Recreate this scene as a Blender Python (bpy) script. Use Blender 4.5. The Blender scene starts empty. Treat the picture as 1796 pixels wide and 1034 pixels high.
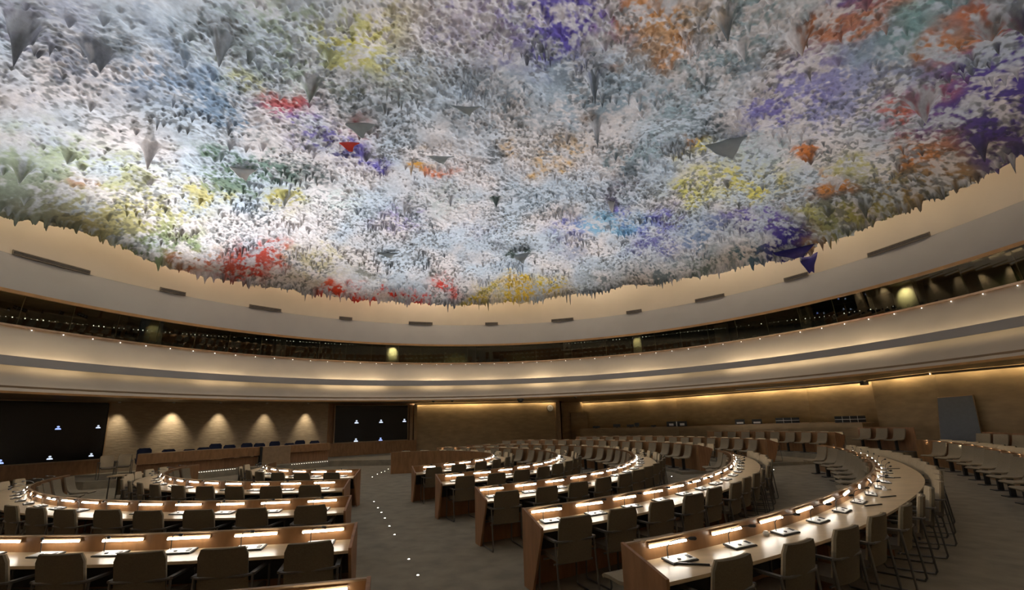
import bpy, math, random
import numpy as np
from mathutils import Matrix, Vector
random.seed(7); rng = np.random.default_rng(11)
PI = math.pi; R_ = math.radians
SC = bpy.context.scene; COL = SC.collection

# ------------------------------------------------------------------ camera, exposure, world
EYE = 2.04; FPX, PIT, ROL, PPX, PPY = 770.0, 0.192, -0.030, 898.0, 592.0
def camdir(a, b):
    c, s = math.cos(ROL), math.sin(ROL); a, b = c*a - s*b, s*a + c*b
    cp, sp = math.cos(PIT), math.sin(PIT); return Vector((a, -sp*b, cp*b))
cd = bpy.data.cameras.new('camera'); cam = bpy.data.objects.new('camera', cd); COL.objects.link(cam)
cd.sensor_width = 36; cd.lens = FPX/1796*36; cd.shift_y = (PPY-517)/1796; cd.clip_start = .05; cd.clip_end = 200
rt, up = camdir(1, 0), camdir(0, 1); bk = -Vector((0, math.cos(PIT), math.sin(PIT)))
M = Matrix.Identity(4)
for i in range(3): M[i][0], M[i][1], M[i][2] = rt[i], up[i], bk[i]
M[2][3] = EYE; cam.matrix_world = M; SC.camera = cam
SC.view_settings.view_transform = 'Standard'; SC.view_settings.look = 'None'
SC.view_settings.gamma = 1; SC.view_settings.use_curve_mapping = False
SC.view_settings.exposure = 0.18
W = bpy.data.worlds.new('world'); SC.world = W; W.use_nodes = True
W.node_tree.nodes['Background'].inputs[0].default_value = (.9, .8, .7, 1)
W.node_tree.nodes['Background'].inputs[1].default_value = 0.02

def ray(x, y):
    a = (x-PPX)/FPX; b = -(y-PPY)/FPX; c, s = math.cos(ROL), math.sin(ROL); a, b = c*a - s*b, s*a + c*b
    cp, sp = math.cos(PIT), math.sin(PIT); return np.array([a, cp - sp*b, sp + cp*b])
def at(x, y, z): r = ray(x, y); return (r*(z-EYE)/r[2])[:2]
def vert(x, y, d): r = ray(x, y); return EYE + r[2]/math.hypot(r[0], r[1])*d
DC = np.array([-.92, 12.19])       # centre of the dome and gallery
RC = np.array([-4.458, 16.479])    # centre of the desk rings

# ------------------------------------------------------------------ lights of the hall
LK = .92
def lamp(name, kind, loc, energy, color=(1, .85, .65), aim=None, size=.1, spot=60, blend=.6):
    l = bpy.data.lights.new(name, kind); l.energy = energy; l.color = color
    if kind == 'SPOT': l.spot_size = R_(spot); l.spot_blend = blend; l.shadow_soft_size = size
    elif kind == 'AREA': l.size = size
    else: l.shadow_soft_size = size
    o = bpy.data.objects.new(name, l); COL.objects.link(o); o.location = loc
    if aim is not None: o.rotation_euler = (Vector(aim)-Vector(loc)).to_track_quat('-Z', 'Y').to_euler()
    return o
DOME_LIGHTS = [(156, 3300, 9.5), (176, 1300, 10), (192, 700, 9), (140, 1100, 8), (122, 1250, 9), (104, 1200, 9), (86, 1100, 9), (68, 1000, 9),
               (50, 800, 9), (32, 520, 9), (14, 380, 9), (-8, 330, 9), (215, 800, 9), (245, 700, 8), (275, 600, 8), (310, 350, 8)]
for a, e, k in DOME_LIGHTS:            # unseen spot lamps added along the balcony ledge to light the dome evenly
    u = np.array([math.cos(R_(a)), math.sin(R_(a))]); p = DC + u*17.5; q = DC + u*k
    lamp('unseen_dome_spot', 'SPOT', (p[0], p[1], 5.12), e*LK, (.97, .98, 1), (q[0], q[1], 13.2), .10, 92, .8)

# ------------------------------------------------------------------ materials
def nt(name):
    m = bpy.data.materials.new(name); m.use_nodes = True
    return m, m.node_tree, m.node_tree.nodes['Principled BSDF']
def mat(name, col, rough=.6, metal=0, var=0.12, scale=8, stretch=(1, 1, 1), bump=0, emit=0, ecol=None, spec=.5):
    m, t, b = nt(name); N = t.nodes; L = t.links
    b.inputs['Roughness'].default_value = rough; b.inputs['Metallic'].default_value = metal
    b.inputs['Specular IOR Level'].default_value = spec
    tc = N.new('ShaderNodeTexCoord'); mp = N.new('ShaderNodeMapping'); mp.inputs['Scale'].default_value = stretch
    n = N.new('ShaderNodeTexNoise'); n.inputs['Scale'].default_value = scale; n.inputs['Detail'].default_value = 5
    L.new(tc.outputs['Object'], mp.inputs[0]); L.new(mp.outputs[0], n.inputs['Vector'])
    r = N.new('ShaderNodeValToRGB'); r.color_ramp.elements[0].position = .3; r.color_ramp.elements[1].position = .7
    r.color_ramp.elements[0].color = (*[c*(1-var) for c in col], 1); r.color_ramp.elements[1].color = (*[min(1, c*(1+var)) for c in col], 1)
    L.new(n.outputs['Fac'], r.inputs[0]); L.new(r.outputs[0], b.inputs['Base Color'])
    if bump:
        bp = N.new('ShaderNodeBump'); bp.inputs['Strength'].default_value = bump; bp.inputs['Distance'].default_value = .02
        L.new(n.outputs['Fac'], bp.inputs['Height']); L.new(bp.outputs[0], b.inputs['Normal'])
    if emit:
        b.inputs['Emission Color'].default_value = (*(ecol or col), 1); b.inputs['Emission Strength'].default_value = emit
    return m
MT = dict(
    carpet=mat('carpet', (.245, .212, .15), .95, var=.18, scale=3, bump=.1),
    wood=mat('desk_wood', (.30, .155, .065), .42, var=.22, scale=3, stretch=(3, 3, .8)),
    wood_red=mat('end_wood', (.33, .17, .08), .5, var=.22, scale=3, stretch=(4, 4, .7)),
    top=mat('worktop_wood', (.55, .42, .26), .3, var=.12, scale=2.2, stretch=(1, 4, 1)),
    cap=mat('cap_wood', (.33, .22, .12), .45, var=.12, scale=6),
    fabric=mat('taupe_fabric', (.15, .122, .085), .9, var=.1, scale=60, bump=.1),
    fabric_back=mat('taupe_fabric_back', (.14, .113, .068), .9, var=.1, scale=60, bump=.1),
    fabric_tan=mat('tan_fabric', (.40, .32, .205), .9, var=.1, scale=60, bump=.1),
    fabric_seat=mat('seat_fabric', (.28, .23, .15), .9, var=.1, scale=60, bump=.1),
    metal=mat('grey_metal', (.17, .16, .14), .38, metal=.6, var=.05),
    dark=mat('dark_metal', (.03, .03, .03), .5, var=.1),
    black=mat('black_plastic', (.012, .012, .013), .45, var=.1),
    console=mat('console_silver', (.8, .79, .76), .3, var=.04),
    blue=mat('blue_fabric', (.012, .017, .045), .85, var=.15, scale=40),
    plaster=mat('grey_plaster', (.31, .295, .28), .7, var=.03, scale=1),
    fascia=mat('fascia_plaster', (.42, .37, .30), .6, var=.04, scale=1),
    cream=mat('cream_plaster', (.60, .52, .41), .7, var=.04, scale=.7),
    soffit=mat('soffit_wood', (.22, .15, .08), .5, var=.1, scale=2),
    wall=mat('wall_panels', (.36, .26, .14), .65, var=.16, scale=1.6, stretch=(1, 1, 3), bump=.05),
    wallp=mat('podium_wall_stone', (.42, .33, .22), .8, var=.14, scale=3.5, stretch=(1, 1, 4), bump=.5),
    lip=mat('gold_wood_lip', (.40, .22, .08), .3, var=.15, scale=3),
    rail=mat('polished_rail', (.55, .36, .22), .12, metal=.7, var=.1, scale=4),
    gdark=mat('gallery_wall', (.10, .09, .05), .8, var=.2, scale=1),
    vent=mat('vent_metal', (.26, .21, .15), .5, metal=.3),
    board=mat('grey_blue_board', (.16, .175, .19), .7, var=.06),
    white=mat('white_paint', (.7, .7, .68), .5, var=.03),
    paper=mat('paper', (.75, .73, .68), .7, var=.02),
    lampw=mat('lamp_diffuser', (1, .93, .82), .5, emit=22, ecol=(1, .92, .80)),
    trough=mat('trough_light', (1, .85, .6), .5, emit=4.2, ecol=(1, .76, .46)),
    wash=mat('wall_wash_light', (1, .85, .6), .5, emit=4.5, ecol=(1, .74, .38)),
    dot=mat('floor_light', (1, .95, .85), .5, emit=9, ecol=(1, .93, .8)),
    bead=mat('podium_bead', (.8, .75, .65), .5, emit=1.6, ecol=(1, .9, .74)),
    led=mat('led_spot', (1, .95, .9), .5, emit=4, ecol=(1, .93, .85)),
    icon=mat('screen_icon', (.25, .4, .9), .5, emit=.9, ecol=(.42, .55, 1)),
    iconw=mat('screen_icon_pale', (.6, .7, .9), .5, emit=.8, ecol=(.72, .8, .95)),
    screen=mat('screen_glass', (.003, .003, .0035), .25, var=.1),
)
def trough_mat(name, base, col, sc):      # strip of separate lamps, brighter above each lamp
    m, t, b = nt(name); N, L = t.nodes, t.links
    tc = N.new('ShaderNodeTexCoord'); n = N.new('ShaderNodeTexNoise'); n.inputs['Scale'].default_value = sc
    L.new(tc.outputs['Object'], n.inputs['Vector'])
    mr = N.new('ShaderNodeMapRange'); mr.inputs[1].default_value = .40; mr.inputs[2].default_value = .66; mr.inputs[3].default_value = base*.5; mr.inputs[4].default_value = base*1.9
    L.new(n.outputs['Fac'], mr.inputs[0]); L.new(mr.outputs[0], b.inputs['Emission Strength'])
    b.inputs['Emission Color'].default_value = (*col, 1); b.inputs['Base Color'].default_value = (.8, .7, .5, 1)
    return m
MT['trough'] = trough_mat('trough_lamps', 6.5, (1, .78, .50), .35)
MT['trough_up'] = trough_mat('upper_trough_lamps', 15, (1, .80, .54), .35)
MT['cove'] = trough_mat('cove_lamps', 14.0, (1, .84, .65), .25)
MT['wash'] = trough_mat('wall_wash_lamps', 14, (1, .77, .44), .5)
def glass_mat():
    m, t, b = nt('tinted_gallery_glass'); N, L = t.nodes, t.links; N.remove(b); out = N['Material Output']
    tr = N.new('ShaderNodeBsdfTransparent'); tr.inputs[0].default_value = (.62, .64, .55, 1)
    gl = N.new('ShaderNodeBsdfGlossy'); gl.inputs['Roughness'].default_value = 0.015; gl.inputs[0].default_value = (.9, .9, .9, 1)
    fr = N.new('ShaderNodeFresnel'); fr.inputs[0].default_value = 1.5
    ad = N.new('ShaderNodeMath'); ad.operation = 'ADD'; ad.inputs[1].default_value = .11
    mx = N.new('ShaderNodeMixShader'); L.new(fr.outputs[0], ad.inputs[0]); L.new(ad.outputs[0], mx.inputs[0]); L.new(tr.outputs[0], mx.inputs[1]); L.new(gl.outputs[0], mx.inputs[2])
    L.new(mx.outputs[0], out.inputs[0]); return m
MT['glass'] = glass_mat()

# ------------------------------------------------------------------ mesh helpers
class MB:
    def __init__(s): s.v = []; s.f = []
    def add(s, v, f): o = len(s.v); s.v += [tuple(map(float, p)) for p in v]; s.f += [tuple(i+o for i in q) for q in f]; return s
    def box(s, c, d, rz=0, rx=0):
        v = []
        for x in (-.5, .5):
            for y in (-.5, .5):
                for z in (-.5, .5):
                    p = Vector((x*d[0], y*d[1], z*d[2]))
                    if rx: p = Matrix.Rotation(rx, 3, 'X') @ p
                    if rz: p = Matrix.Rotation(rz, 3, 'Z') @ p
                    v.append(p + Vector(c))
        return s.add(v, [(0, 1, 3, 2), (4, 6, 7, 5), (0, 4, 5, 1), (2, 3, 7, 6), (0, 2, 6, 4), (1, 5, 7, 3)])
    def prism(s, pts, z0, z1):            # plan outline extruded upward
        n = len(pts)
        v = [(p[0], p[1], z0) for p in pts] + [(p[0], p[1], z1) for p in pts]
        return s.add(v, [tuple(range(n))[::-1], tuple(range(n, 2*n))] + [(i, (i+1) % n, n+(i+1) % n, n+i) for i in range(n)])
    def tube(s, pts, r, n=6):
        pts = [Vector(p) for p in pts]; v = []; f = []; prev = None
        for i, p in enumerate(pts):
            t = ((pts[min(i+1, len(pts)-1)]-p).normalized() + (p-pts[max(i-1, 0)]).normalized()).normalized()
            a = prev if prev is not None else (Vector((0, 0, 1)) if abs(t.z) < .9 else Vector((1, 0, 0)))
            a = (a - t*a.dot(t)).normalized(); b = t.cross(a); prev = a
            rr = r[i] if isinstance(r, (list, tuple)) else r
            for k in range(n): v.append(p + (a*math.cos(2*PI*k/n) + b*math.sin(2*PI*k/n))*rr)
        for i in range(len(pts)-1):
            for k in range(n): f.append((i*n+k, i*n+(k+1) % n, (i+1)*n+(k+1) % n, (i+1)*n+k))
        f += [tuple(range(n))[::-1], tuple((len(pts)-1)*n+k for k in range(n))]
        return s.add(v, f)
    def lathe(s, prof, n=16, c=(0, 0, 0)):
        v = []; f = []
        for r, z in prof:
            for k in range(n): v.append((c[0]+r*math.cos(2*PI*k/n), c[1]+r*math.sin(2*PI*k/n), c[2]+z))
        for i in range(len(prof)-1):
            for k in range(n): f.append((i*n+k, i*n+(k+1) % n, (i+1)*n+(k+1) % n, (i+1)*n+k))
        f += [tuple(range(n))[::-1], tuple((len(prof)-1)*n+k for k in range(n))]
        return s.add(v, f)
    def sweep(s, path, closed_prof):      # path: list of (origin xy, outward unit xy); profile: list of (outward, z)
        n = len(closed_prof); v = []; f = []
        for (o, u) in path:
            for (a, z) in closed_prof: v.append((o[0]+u[0]*a, o[1]+u[1]*a, z))
        for i in range(len(path)-1):
            for k in range(n): f.append((i*n+k, i*n+(k+1) % n, (i+1)*n+(k+1) % n, (i+1)*n+k))
        f += [tuple(range(n))[::-1], tuple((len(path)-1)*n+k for k in range(n))]
        return s.add(v, f)
    def sheet(s, grid, th):               # grid[i][j] points, given thickness along the normals
        a = np.array(grid, float); nr, nc = a.shape[:2]
        du = np.gradient(a, axis=0); dv = np.gradient(a, axis=1); nn = np.cross(du, dv); nn /= np.linalg.norm(nn, axis=2, keepdims=True)+1e-9
        top = (a+nn*th/2).reshape(-1, 3); bot = (a-nn*th/2).reshape(-1, 3); q = nr*nc; f = []
        for i in range(nr-1):
            for j in range(nc-1):
                p = i*nc+j; f.append((p, p+1, p+nc+1, p+nc)); f.append((q+p, q+p+nc, q+p+nc+1, q+p+1))
        rim = [j for j in range(nc)] + [i*nc+nc-1 for i in range(1, nr)] + [(nr-1)*nc+j for j in range(nc-2, -1, -1)] + [i*nc for i in range(nr-2, 0, -1)]
        for i in range(len(rim)): p, r = rim[i], rim[(i+1) % len(rim)]; f.append((r, p, q+p, q+r))
        return s.add(list(top)+list(bot), f)
    def mesh(s, name, m, smooth=False):
        me = bpy.data.meshes.new(name); me.from_pydata(s.v, [], s.f)
        for x in (m if isinstance(m, (list, tuple)) else [m]): me.materials.append(x)
        if smooth: me.polygons.foreach_set('use_smooth', [True]*len(me.polygons)); me.set_sharp_from_angle(angle=R_(40))
        me.update(); return me
    def build(s, name, m, parent=None, smooth=False): return link(name, s.mesh(name, m, smooth), parent)
def link(name, me, parent=None):
    o = bpy.data.objects.new(name, me); COL.objects.link(o)
    if parent is not None: o.parent = parent
    return o
def tag(o, label, cat, group=None, kind=None):
    o['label'] = label; o['category'] = cat
    if group: o['group'] = group
    if kind: o['kind'] = kind
    return o
def struct(name, mb, m, smooth=False, parent=None):
    o = mb.build(name, m, parent, smooth); o['kind'] = 'structure'; return o
def empty(name, loc=(0, 0, 0), rz=0):
    o = bpy.data.objects.new(name, None); COL.objects.link(o); o.location = loc; o.rotation_euler = (0, 0, rz); o.empty_display_size = .1; return o
def dup(root, loc, rz):                    # a copy of a thing with copies of its parts and sub-parts
    r = root.copy(); COL.objects.link(r); r.location = loc; r.rotation_euler = (0, 0, rz)
    for ch in root.children:
        c = ch.copy(); COL.objects.link(c); c.parent = r
        for g in ch.children: d = g.copy(); COL.objects.link(d); d.parent = c
    return r

# ------------------------------------------------------------------ room shell
def ring(prof, n=240, a0=0, a1=360, c=DC):
    return MB().sweep([(c, (math.cos(R_(a0+(a1-a0)*i/n)), math.sin(R_(a0+(a1-a0)*i/n)))) for i in range(n+1)], prof)
struct('floor', MB().prism([(45*math.cos(2*PI*k/64), 12+45*math.sin(2*PI*k/64)) for k in range(64)], -.2, 0), MT['carpet'])
struct('trim_1', ring([(18.72, 9.03), (18.30, 7.56), (18.6, 7.50), (19.3, 9.0), (19.3, 9.03)]), MT['plaster'], True)
struct('trim_2', ring([(18.27, 7.56), (18.27, 7.44), (18.45, 7.44), (18.45, 7.56)]), MT['lip'])
struct('ceiling_cove', ring([(18.72, 9.03), (18.75, 10.6), (18.5, 12.2), (17.5, 14.5), (14, 16.6), (.05, 17.4), (.05, 17.7), (19.2, 17.7), (19.2, 9.03)], 120), MT['cream'], True)
win = struct('window_1', ring([(18.36, 7.44), (18.58, 6.30), (18.61, 6.30), (18.39, 7.44)]), MT['glass'])
g = MB()
for k in range(72):
    a = R_(k*5+2); u = (math.cos(a), math.sin(a)); w = (-u[1]*.012, u[0]*.012)
    o = DC; P = [(18.37, 7.44), (18.59, 6.30), (18.64, 6.30), (18.42, 7.44)]
    v = [(o[0]+u[0]*r+sg*w[0], o[1]+u[1]*r+sg*w[1], z) for sg in (-1, 1) for r, z in P]
    g.add(v, [(0, 1, 2, 3), (7, 6, 5, 4), (0, 4, 5, 1), (1, 5, 6, 2), (2, 6, 7, 3), (3, 7, 4, 0)])
struct('window_joints', g, MT['gdark'], parent=win)
struct('trim_3', ring([(18.50, 6.22), (18.50, 6.30), (18.72, 6.30), (18.72, 6.22)]), MT['rail'])
struct('trim_4', ring([(18.60, 6.22), (18.02, 4.90), (18.02, 4.70), (17.40, 3.66), (17.6, 3.64), (18.3, 4.7), (18.9, 6.22)]), MT['fascia'], True)
struct('trim_5', ring([(17.66, 4.99), (17.60, 4.64), (17.64, 4.64), (17.66, 4.76), (18.03, 4.76), (18.03, 4.86), (17.70, 4.86), (17.70, 4.99)]), MT['plaster'])
for nm, zz, pr in (('cove_light', 4.9, [(17.74, 4.88), (17.74, 4.92), (17.80, 4.92), (17.80, 4.88)]), ('cove_light', 4.7, [(17.67, 4.66), (17.67, 4.73), (17.69, 4.73), (17.69, 4.66)])):
    tag(ring(pr, 160).build(nm, MT['trough_up' if zz > 4.8 else 'trough']),
        'warm light strip on the upper side of the balcony ledge' if zz > 4.8 else 'warm light strip on the underside of the balcony ledge', 'light')
struct('trim_6', ring([(17.36, 3.70), (17.36, 3.62), (17.55, 3.62), (17.55, 3.70)]), MT['lip'])
struct('ceiling_soffit', ring([(17.5, 3.64), (42, 3.62), (42, 3.9), (17.5, 3.9)], 120), MT['soffit'])
tag(ring([(17.7, 12.4), (17.7, 12.48), (17.9, 12.48), (17.9, 12.4)], 160).build('cove_light', MT['cove']), 'warm light strip hidden above the rim of the sculpted ceiling', 'light')
# gallery behind the glass
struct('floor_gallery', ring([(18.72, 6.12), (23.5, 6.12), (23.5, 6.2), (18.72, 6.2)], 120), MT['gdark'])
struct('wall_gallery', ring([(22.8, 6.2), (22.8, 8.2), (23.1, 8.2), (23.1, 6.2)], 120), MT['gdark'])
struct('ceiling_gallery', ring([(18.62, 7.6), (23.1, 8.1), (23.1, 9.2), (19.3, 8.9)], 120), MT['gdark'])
for i, (a, wd) in enumerate([(112, .9), (96, .7), (34, .5), (21.5, 1.0), (62, .6), (150, .8), (76, .6), (47, .7), (132, .6)]):
    u = (math.cos(R_(a)), math.sin(R_(a))); p = DC+np.array(u)*21
    tag(MB().prism([(p[0]+.25*u[0]*sx - u[1]*wd/2*sy, p[1]+.25*u[1]*sx + u[0]*wd/2*sy) for sx, sy in ((-1, -1), (1, -1), (1, 1), (-1, 1))], 6.2, 7.86).build('column', MT['cream']),
        'pale column behind the tinted gallery glass, %s from the left' % ['fourth', 'fifth', 'eighth', 'ninth', 'seventh', 'first', 'sixth', 'third-last', 'second'][i], 'column', 'columns behind the gallery glass')
for a, e in ((112, 90), (106, 60), (99, 170), (86, 50), (21.5, 60), (14, 90), (62, 20), (150, 5)):
    p = DC + 20.3*np.array([math.cos(R_(a)), math.sin(R_(a))]); q = DC + 22.5*np.array([math.cos(R_(a)), math.sin(R_(a))])
    lamp('gallery_downlight', 'SPOT', (p[0], p[1], 7.7), e, (1, .9, .55), (q[0], q[1], 6.2), .05, 75, .8)
REFL = ([(166, 6.84), (162, 6.95), (159, 7.02), (154, 7.13), (150, 7.23), (145, 7.32), (140, 7.44), (134, 7.52), (128, 7.58), (120, 7.62)], [(76, 7.62), (63, 7.58), (53, 7.52), (43, 7.34), (35, 7.16), (31, 7.02), (26, 6.93), (22, 6.8)])
for sd, pts in zip(('left', 'right'), REFL):  # beads and cord added to imitate desk lamp reflections on the glass
    t = empty('reflection_dots'); tag(t, 'added glowing beads imitating desk-lamp reflections behind the %s half of the gallery glass' % sd, 'light'); n = 84; P = []
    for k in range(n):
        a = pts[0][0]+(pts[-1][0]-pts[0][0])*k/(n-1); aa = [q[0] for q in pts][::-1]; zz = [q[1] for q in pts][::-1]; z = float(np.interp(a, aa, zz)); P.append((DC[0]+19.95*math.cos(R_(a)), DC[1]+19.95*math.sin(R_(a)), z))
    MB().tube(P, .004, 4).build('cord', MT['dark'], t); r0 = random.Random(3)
    bead = MB().lathe([(.004, -.012), (.013, 0), (.004, .012)], 6).mesh('glow_bead', MT['led'])
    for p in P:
        if r0.random() < .8: o = link('glow_bead', bead, t); o.location = p; k = r0.choice((.8, 1, 1.2, 1.9)); o.scale = (k, k, k)
# outer walls
def wallrun(name, pts, m, th=.3, h=3.66):
    mb = MB()
    for (x0, y0), (x1, y1) in zip(pts, pts[1:]):
        dx, dy = x1-x0, y1-y0; l = math.hypot(dx, dy); nx, ny = -dy/l*th, dx/l*th
        mb.prism([(x0, y0), (x1, y1), (x1+nx, y1+ny), (x0+nx, y0+ny)], 0, h)
    return struct(name, mb, m)
WA = [(-21.9, 17.6), (-19.9, 21.6), (-11.95, 28.55)]
WB = [(-7.2, 31.9), (3.45, 35.0)]
WC = [(3.7, 37.0), (5.9, 38.0), (9.4, 36.2), (12.2, 33.4), (15.1, 28.9), (17.2, 26.0), (18.25, 22.5)]
WD = [(17.75, 21.9), (18.0, 18.8), (19.2, 16.2), (20.6, 13.0)]
wallrun('wall_left', WA, MT['wallp'])
wallrun('wall_screen', [(-11.95, 28.55), (-7.2, 31.9)], MT['wood'])
wallrun('wall_back', WB, MT['wall'])
wallrun('wall_pillar', [(3.45, 35.0), (3.7, 35.0), (3.7, 37.0)], MT['lip'])
struct('trim_7', MB().box((3.38, 34.85, 1.8), (.35, .3, 3.6), rz=math.atan2(3.1, 10.65)), MT['cap'])
wallrun('wall_far', WC, MT['wall'])
wallrun('wall_jog', [(18.25, 22.5), (17.75, 21.9)], MT['wood'])
wallrun('wall_right', WD, MT['wall'])
wallrun('wall_behind', [(20.6, 13.0), (22, 6), (20, -2), (12, -9), (0, -12), (-12, -9), (-20, -2), (-23.3, 7), (-21.9, 17.6)], MT['wall'])
def offs(p, q, t, d):                      # point on a wall run, d metres into the room
    x = p[0]+(q[0]-p[0])*t; y = p[1]+(q[1]-p[1])*t; l = math.hypot(q[0]-p[0], q[1]-p[1])
    return (x+(q[1]-p[1])/l*d, y-(q[0]-p[0])/l*d)
def washrun(pts, label, d=.22):
    t = empty('wall_wash_light'); tag(t, label, 'light'); mb = MB(); ms = MB()
    for p, q in zip(pts, pts[1:]):
        for m_, d0, d1, z0, z1 in ((mb, d, d+.02, 3.55, 3.61), (ms, d+.022, d+.05, 3.53, 3.625)):
            a, b = offs(p, q, .0, d0), offs(p, q, 1, d0); a2, b2 = offs(p, q, .0, d1), offs(p, q, 1, d1); m_.prism([a, b, b2, a2][::-1], z0, z1)
    mb.build('light_strip', MT['wash'], t); ms.build('shield', MT['soffit'], t)
washrun(WB, 'warm light strip along the top of the back wall beside the smaller screen')
washrun(WC[1:], 'warm light strip above the long console at the far wall')
washrun(WD, 'warm light strip above the leaning grey board on the right wall')
t = empty('track_light', (0, 0, 0)); tag(t, 'long slim white ceiling track near the right wall corner', 'light')
a, b = at(1290, 683, 3.6), at(1515, 668, 3.6); MB().tube([(a[0], a[1], 3.6), (b[0], b[1], 3.6)], .025).build('track', MT['white'], t)
MB().box((b[0], b[1], 3.5), (.25, .25, .2)).build('end_box', MT['dark'], t)

# podium wall downlights and their scallops
P0, P1 = WA[1], WA[2]
def wall_t(px):                            # parameter along the podium wall for an azimuth
    r = ray(px, 740); c = r[0]/r[1]; return (c*P0[1]-P0[0])/((P1[0]-P0[0])-c*(P1[1]-P0[1]))
for i, (px, e, sp) in enumerate([(205, 160, 60), (300, 300, 66), (382, 210, 60), (463, 160, 56), (535, 230, 56)]):
    x, y = offs(P0, P1, wall_t(px), .42); x2, y2 = offs(P0, P1, wall_t(px), .05)
    lamp('wall_downlight', 'SPOT', (x, y, 3.55), e*.85, (1, .85, .63), (x2, y2, 1.5), .06, sp, 1.0)
    tag(MB().lathe([(.06, 0), (.06, .05)], 12, (x, y, 3.585)).build('downlight', MT['white']), 'small round soffit downlight over the podium wall, %s from the left' % ['first', 'second', 'third', 'fourth', 'fifth'][i], 'light', 'podium wall downlights')

# ------------------------------------------------------------------ sculpted dome ceiling
def vnoise(x, y, s, seed):
    g = np.random.default_rng(seed).random((256, 256)); X = x/s; Y = y/s; i = np.floor(X).astype(int); j = np.floor(Y).astype(int)
    fx = X-i; fy = Y-j; fx = fx*fx*(3-2*fx); fy = fy*fy*(3-2*fy); i %= 256; j %= 256; i1 = (i+1) % 256; j1 = (j+1) % 256
    return (g[i, j]*(1-fx)*(1-fy) + g[i1, j]*fx*(1-fy) + g[i, j1]*(1-fx)*fy + g[i1, j1]*fx*fy)*2-1
def fbm(x, y, s, seed, o=4): return sum(vnoise(x+37*k, y-19*k, s/2**k, seed+k)*.55**k for k in range(o))
def zdome(x, y):
    r = np.hypot(x-DC[0], y-DC[1]); return 10.0 + 5.2*np.sqrt(np.clip(1-(r/18.6)**2, 0, 1)) - 1.55
def on_dome(px, py):                       # where a line of sight meets the dome
    r = ray(px, py); ts = np.linspace(4, 45, 4000); k = np.nonzero(EYE+r[2]*ts >= zdome(r[0]*ts, r[1]*ts))[0]; t = ts[k[0]]
    return r[0]*t, r[1]*t
RIM = [(0, 375), (90, 395), (150, 412), (240, 447), (330, 475), (410, 490), (480, 503), (540, 516), (620, 522), (700, 526), (810, 530), (900, 528), (1000, 519), (1100, 504), (1180, 492), (1240, 483), (1300, 470), (1360, 459), (1405, 452), (1425, 447), (1440, 432), (1500, 408), (1580, 376), (1650, 345), (1720, 308), (1796, 262)]
_r = [on_dome(*q) for q in RIM]; _t = [(math.degrees(math.atan2(y-DC[1], x-DC[0])), math.hypot(x-DC[0], y-DC[1])) for x, y in _r]; _t.sort()
E_TH = [-180, -60, _t[0][0]-15]+[a for a, r in _t]+[_t[-1][0]+6, 180.1]; E_R = [17.3, 17.3, 17.3]+[r for a, r in _t]+[17.3, 17.3]
def rb(x, y):
    th = np.degrees(np.arctan2(y-DC[1], x-DC[0])); return np.interp(th, E_TH, E_R)
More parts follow.
